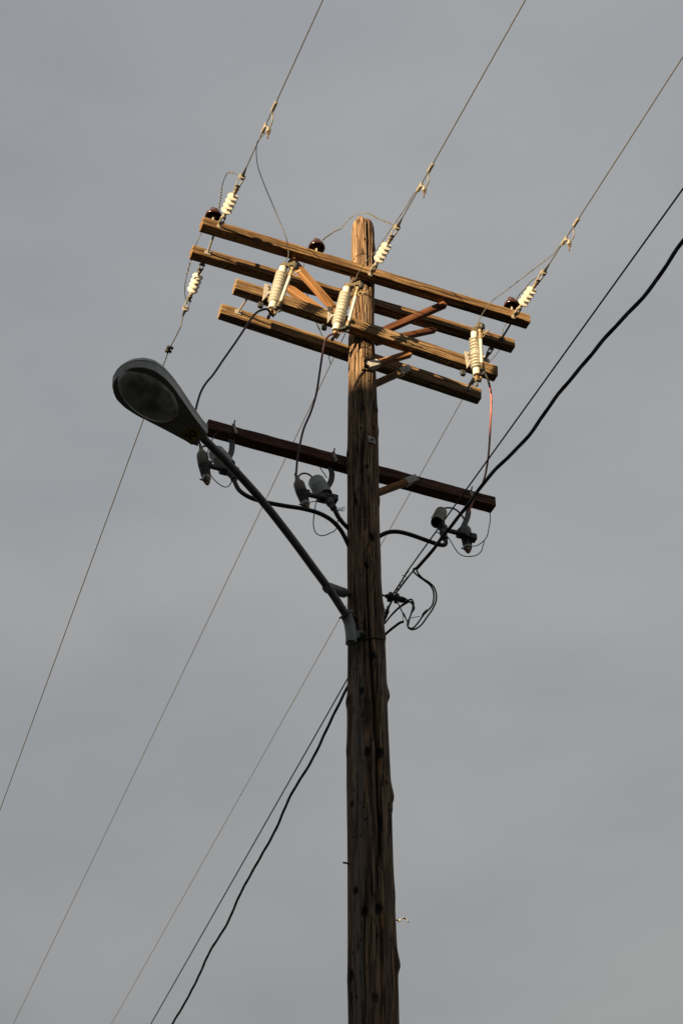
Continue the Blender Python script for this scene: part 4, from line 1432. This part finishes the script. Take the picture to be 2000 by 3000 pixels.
mb = MB().lathe(H(.40 * HL, 0, zc), HX, [(0, .02), (.05, .02), (.06, .026), (.12, .040), (.17, .040), (.20, .026), (.21, .008)], 20)
mb.build('bulb', M['grey_poly'], LAMP)
# ribs of the refractor seen through the glass
for k in range(9):
    x_ = .62 * HL + k * .017
    mb = MB()
    mb.tube([H(x_, .100, zc - .078), H(x_ + .006, .070, zc - .0905), H(x_ + .008, .03, zc - .0955)], .0028, 6, per=3)
    mb.build('prism_rib', M['reflector'], LAMP)
# rim latch at the tip
for dy in (.030, .052):
    f = .955
    mb = MB()
    mb.tube([H(f * HL, dy - .018, zc + .045), H(f * HL + .030, dy - .018, zc + .01), H(f * HL + .020, dy - .018, zc - .035), H(f * HL - .004, dy - .018, zc - .046)], .0028, 6, per=3)
    mb.build('spring_latch', M['steel'], LAMP)
# number sticker under the neck
sk = [H(.020, -.056, zc - .0405), H(.108, -.060, zc - .0405), H(.112, .036, zc - .0405), H(.034, .034, zc - .0405), H(.026, .0, zc - .0405), H(.016, -.02, zc - .0405)]
st = MB().prism(sk, Z, .003).build('number_sticker', M['yellow'], LAMP)
def digit(strokes, cxm, cym, sx, sy):
    mb = MB()
    for s in strokes:
        pts_ = [H(cym + b * sy, cxm + a * sx, zc - .0437) for a, b in s]
        for a, b in zip(pts_, pts_[1:]):
            mb.bar(a - (b - a).normalized() * .003, b + (b - a).normalized() * .003, .0105, .003, Z, .2)
    return mb
ov = [(.5 + .5 * math.sin(2 * math.pi * i / 18), .5 + .5 * math.cos(2 * math.pi * i / 18)) for i in range(19)]
DIGITS = dict(cy=.044, sy=.050)
one = digit([[(.5, 0), (.5, 1), (.1, .72)], ], -.048, DIGITS['cy'], .028, DIGITS['sy'])
zero = digit([ov], -.012, DIGITS['cy'], .032, DIGITS['sy'])
one.build('digit', M['ink'], st); zero.build('digit', M['ink'], st)

# ------------------------------------------------------------------ secondary rack, service drops, drip loops
SP = P(1150, 1750, .0)
SPOOL = thing('spool_insulator', 'dark spool insulator bolted to the right side of the pole', 'insulator', SP)
ax_ = (P(1176, 1757, -.04) - P(1120, 1744, .02)).normalized()
o0 = P(1116, 1743, .02)
mb = MB().tube([o0, o0 + ax_ * .17], .007, 8)
mb.lathe(o0 + ax_ * .030, ax_, [(0, .010), (.004, .016), (.012, .016), (.014, .008)], 8)
mb.build('through_bolt', M['dark_steel'], SPOOL)
MB().lathe(o0 + ax_ * .052, ax_, [(0, .014), (.002, .034), (.012, .037), (.020, .034), (.026, .020), (.046, .020), (.052, .034), (.062, .037), (.070, .032), (.074, .014)], 24).build('spool', M['dark_steel'], SPOOL)
MB().lathe(o0 + ax_ * .128, ax_, [(0, .012), (.003, .022), (.028, .021), (.034, .017), (.05, .017), (.052, .010)], 14).build('end_cap', M['dark_steel'], SPOOL)
sp_c = o0 + ax_ * .09

SG = 'service drop wires'
# slim wire coming in from above the camera, dead-ended with a wrapped grip
d1 = -az_dir(-22.0, .026)
p_in = P(1196, 1669, -.28)
mb = MB().tube([sp_c, P(1152, 1738, -.06), P(1172, 1708, -.16), p_in] + span(p_in, d1, 34, .0004)[1:], .0048, 6)
mb.wrap(path([(1150, 1742, -.03), (1172, 1708, -.16), (1196, 1669, -.28)]), .0024, 6, .0062)
mb.tube(path([(1177, 1685, -.24), (1184, 1686, -.25), (1193, 1678, -.27), (1196, 1668, -.28)]), .0026, 5, per=4)
single('service_wire', mb, M['black'], 'slim black wire from the spool rising up right, upper of the two service drops', 'wire', SG)
# twisted triplex
def twisted(mb, core, r, R, pitch, n=8, strands=3):
    L_ = 0
    res = [[] for _ in range(strands)]
    for i, p in enumerate(core):
        if i:
            L_ += (core[i] - core[i - 1]).length
        d = (core[min(i + 1, len(core) - 1)] - core[max(i - 1, 0)]).normalized()
        _, y, z = frame_of(d)
        for k in range(strands):
            a = 2 * math.pi * (L_ / pitch + k / strands)
            res[k].append(p + (y * math.cos(a) + z * math.sin(a)) * R)
    for s in res:
        mb.tube(s, r, n)
d2 = -az_dir(-24.9, .028)
p2 = P(1216, 1666, -.30)
n_seg = 420
core = [p2 + d2 * (24 * i / n_seg) + Z * (.0008 * (24 * i / n_seg) ** 2) + A * (.012 * math.sin(24 * i / n_seg * 5.2) + .006 * math.sin(24 * i / n_seg * 9.1 + 1)) for i in range(n_seg + 1)]
mb = MB()
twisted(mb, core, .0070, .0056, .75)
mb.tube([sp_c, P(1163, 1733, -.06), P(1180, 1709, -.15), P(1200, 1684, -.24), p2], .0055, 6)
mb.wrap(path([(1158, 1738, -.04), (1180, 1709, -.15), (1196, 1688, -.23)]), .0026, 9, .0066)
single('service_cable', mb, M['black'], 'thick twisted black cable rising from the right of the pole to the right edge', 'cable', SG)
# the spans behind the pole
d3 = az_dir(-18.7, -.030)
p3 = P(1146, 1762, .05)
mb = MB().tube([sp_c, p3] + span(p3, d3, 60)[1:], .0048, 6)
mb.wrap(path([(1140, 1770, .06), (1123, 1798, .14), (1100, 1835, .26)]), .0024, 8, .0062)
single('service_wire', mb, M['black'], 'slim dark wire leaving behind the pole, beside the thick cable down left', 'wire', SG)
d4 = az_dir(-17.0, -.0285)
p4 = P(1136, 1790, .05)
core = [p4 + d4 * (46 * (i / 620) ** 1.25) + Z * (.0003 * (46 * (i / 620) ** 1.25) ** 2) + A * (.009 * math.sin(46 * (i / 620) ** 1.25 * 4.6) + .003 * math.sin(46 * (i / 620) ** 1.25 * 7.3)) for i in range(621)]
mb = MB()
twisted(mb, core, .0063, .0052, .85)
mb.tube([sp_c, P(1139, 1778, .03), p4], .0055, 6)
mb.wrap(path([(1138, 1775, .04), (1130, 1790, .08), (1122, 1815, .12)]), .0026, 5, .007)
single('service_cable', mb, M['black'], 'thick twisted black cable running from behind the pole to the bottom edge', 'cable', SG)

DG = 'drip loops beside the spool insulator'
def drip(pts, label, r=.0058, bulge=None, m='black'):
    mb = MB().tube(path(pts), r, 8, per=8)
    if bulge:
        q = path(bulge)
        mb.tube(q, [r, r * 1.7, r * 1.7, r], 8)
    return single('drip_loop', mb, M[m], label, 'cable', DG)
drip([(1218, 1664, -.30), (1211, 1667, -.29), (1212, 1676, -.29), (1225, 1688, -.28), (1240, 1699, -.28), (1258, 1713, -.27), (1268, 1730, -.26), (1270, 1752, -.25), (1266, 1772, -.24), (1255, 1786, -.23), (1243, 1798, -.22), (1230, 1816, -.21), (1218, 1832, -.20), (1207, 1841, -.19), (1197, 1838, -.18), (1193, 1828, -.17), (1199, 1812, -.16), (1206, 1790, -.14), (1209, 1773, -.12), (1204, 1763, -.10), (1190, 1767, -.07), (1165, 1784, -.04), (1143, 1806, .0), (1125, 1828, .04)],
     'inner of two long black drip loops hanging right of the pole', bulge=[(1250, 1787, -.228), (1246, 1793, -.224), (1240, 1799, -.22), (1236, 1806, -.216)])
drip([(1218, 1662, -.30), (1222, 1676, -.31), (1236, 1693, -.30), (1256, 1706, -.30), (1270, 1720, -.29), (1277, 1740, -.28), (1276, 1762, -.27), (1266, 1785, -.26), (1250, 1808, -.25), (1234, 1830, -.24), (1218, 1842, -.23), (1204, 1844, -.22), (1195, 1838, -.21), (1194, 1824, -.20), (1201, 1806, -.19), (1210, 1780, -.17), (1211, 1768, -.15), (1207, 1758, -.13), (1199, 1757, -.11), (1180, 1770, -.07), (1155, 1792, -.03), (1128, 1824, .03)],
     'outer of two long black drip loops hanging right of the pole')
drip([(1176, 1748, -.05), (1188, 1754, -.09), (1200, 1764, -.12), (1212, 1776, -.14), (1213, 1785, -.15), (1205, 1797, -.16), (1199, 1815, -.17), (1196, 1830, -.18)], 'thin dark wire curling from the spool end into the drip loops', .004)
drip([(1160, 1742, -.02), (1162, 1758, -.05), (1171, 1779, -.08), (1180, 1798, -.10), (1188, 1812, -.12), (1196, 1828, -.14)], 'thin grey wire hanging straight from the spool with a small splice', .0045, bulge=[(1179, 1795, -.10), (1181, 1799, -.10), (1184, 1804, -.11), (1187, 1809, -.115)], m='dark_steel')
drip([(1182, 1821, -.10), (1170, 1825, -.08), (1155, 1836, -.05), (1140, 1848, -.02), (1124, 1862, .01)], 'stubby grey cable end pointing from the pole to the drip loops', .0088, m='dark_steel')
drip([(1182, 1819, -.10), (1180, 1812, -.10), (1180, 1806, -.10), (1186, 1803, -.11)], 'hair thin hook of wire on the stubby cable end', .0018, m='dark_steel')
drip([(1203, 1811, -.16), (1215, 1808, -.17), (1230, 1806, -.21)], 'thin tie wire bridging the two drip loops', .0025, m='dark_steel')
# lamp feed wire across the pole
fw = []
for u, v in ((1036, 1879), (1050, 1880), (1066, 1880), (1085, 1877), (1100, 1873), (1113, 1867), (1122, 1862)):
    fw.append(on_pole(u, v, .008)[0])
single('lamp_feed_wire', MB().tube(fw, .0055, 8, per=6), M['black'], 'black wire crossing the pole face from the lamp socket', 'wire')

# ------------------------------------------------------------------ gull in the distance
gd = ray(1169, 2698).normalized()
GC = EYEP + gd * 80
BIRD = thing('seagull', 'small sunlit white gull flying low right of the pole, half hidden behind it', 'bird', GC)
cr_ = Vector((1, 0, 0)); cu = Vector((0, -sp, cp)); cf = Vector((0, cp, sp))
bdir = Vector((-.30, .95, .04)).normalized()
S_ = 80 / F * 1.03
def BP(u, v, dd=0): return GC + cr_ * (u - 1169) * S_ - cu * (v - 2698) * S_ + cf * dd
MB().lathe(GC - bdir * .13, bdir, [(-.06, .012), (0, .028), (.06, .045), (.14, .048), (.20, .036), (.23, .030), (.26, .028), (.28, .013), (.31, .003)], 14).build('body', M['feather'], BIRD)
def wing(pts, mtip):
    lead_ = [BP(*q) for q in pts]
    n = len(lead_)
    vs, fs = [], []
    ch = [.16, .19, .18, .15, .10, .03]
    mb = MB()
    for i, p in enumerate(lead_):
        b = -(bdir * ch[i]) + Z * -.01
        vs += [p + Z * .008, p + b + Z * .002, p + b - Z * .002, p - Z * .008]
    for i in range(n - 1):
        for k in range(4):
            fs.append((i * 4 + k, i * 4 + (k + 1) % 4, i * 4 + 4 + (k + 1) % 4, i * 4 + 4 + k))
    fs.append((0, 1, 2, 3)); fs.append(tuple((n - 1) * 4 + k for k in range(4)))
    mb.add(vs, fs)
    mb.m = [1 if i >= (n - 2) * 4 - 0 and i < (n - 1) * 4 else 0 for i in range(len(mb.m))]
    mb.build('wing', [M['feather'], M['wing_tip']], BIRD)
wing([(1171, 2697), (1175, 2693.5), (1180, 2691.5), (1186, 2694), (1191, 2698.5), (1196, 2704)], 1)
wing([(1166, 2698), (1160, 2697), (1153, 2699), (1147, 2703), (1142, 2708), (1138, 2713)], 1)
MB().prism([GC - bdir * .15 + cr_ * .01, GC - bdir * .26 + cr_ * .04, GC - bdir * .27 - cr_ * .03], Z, .01).build('tail', M['feather'], BIRD)
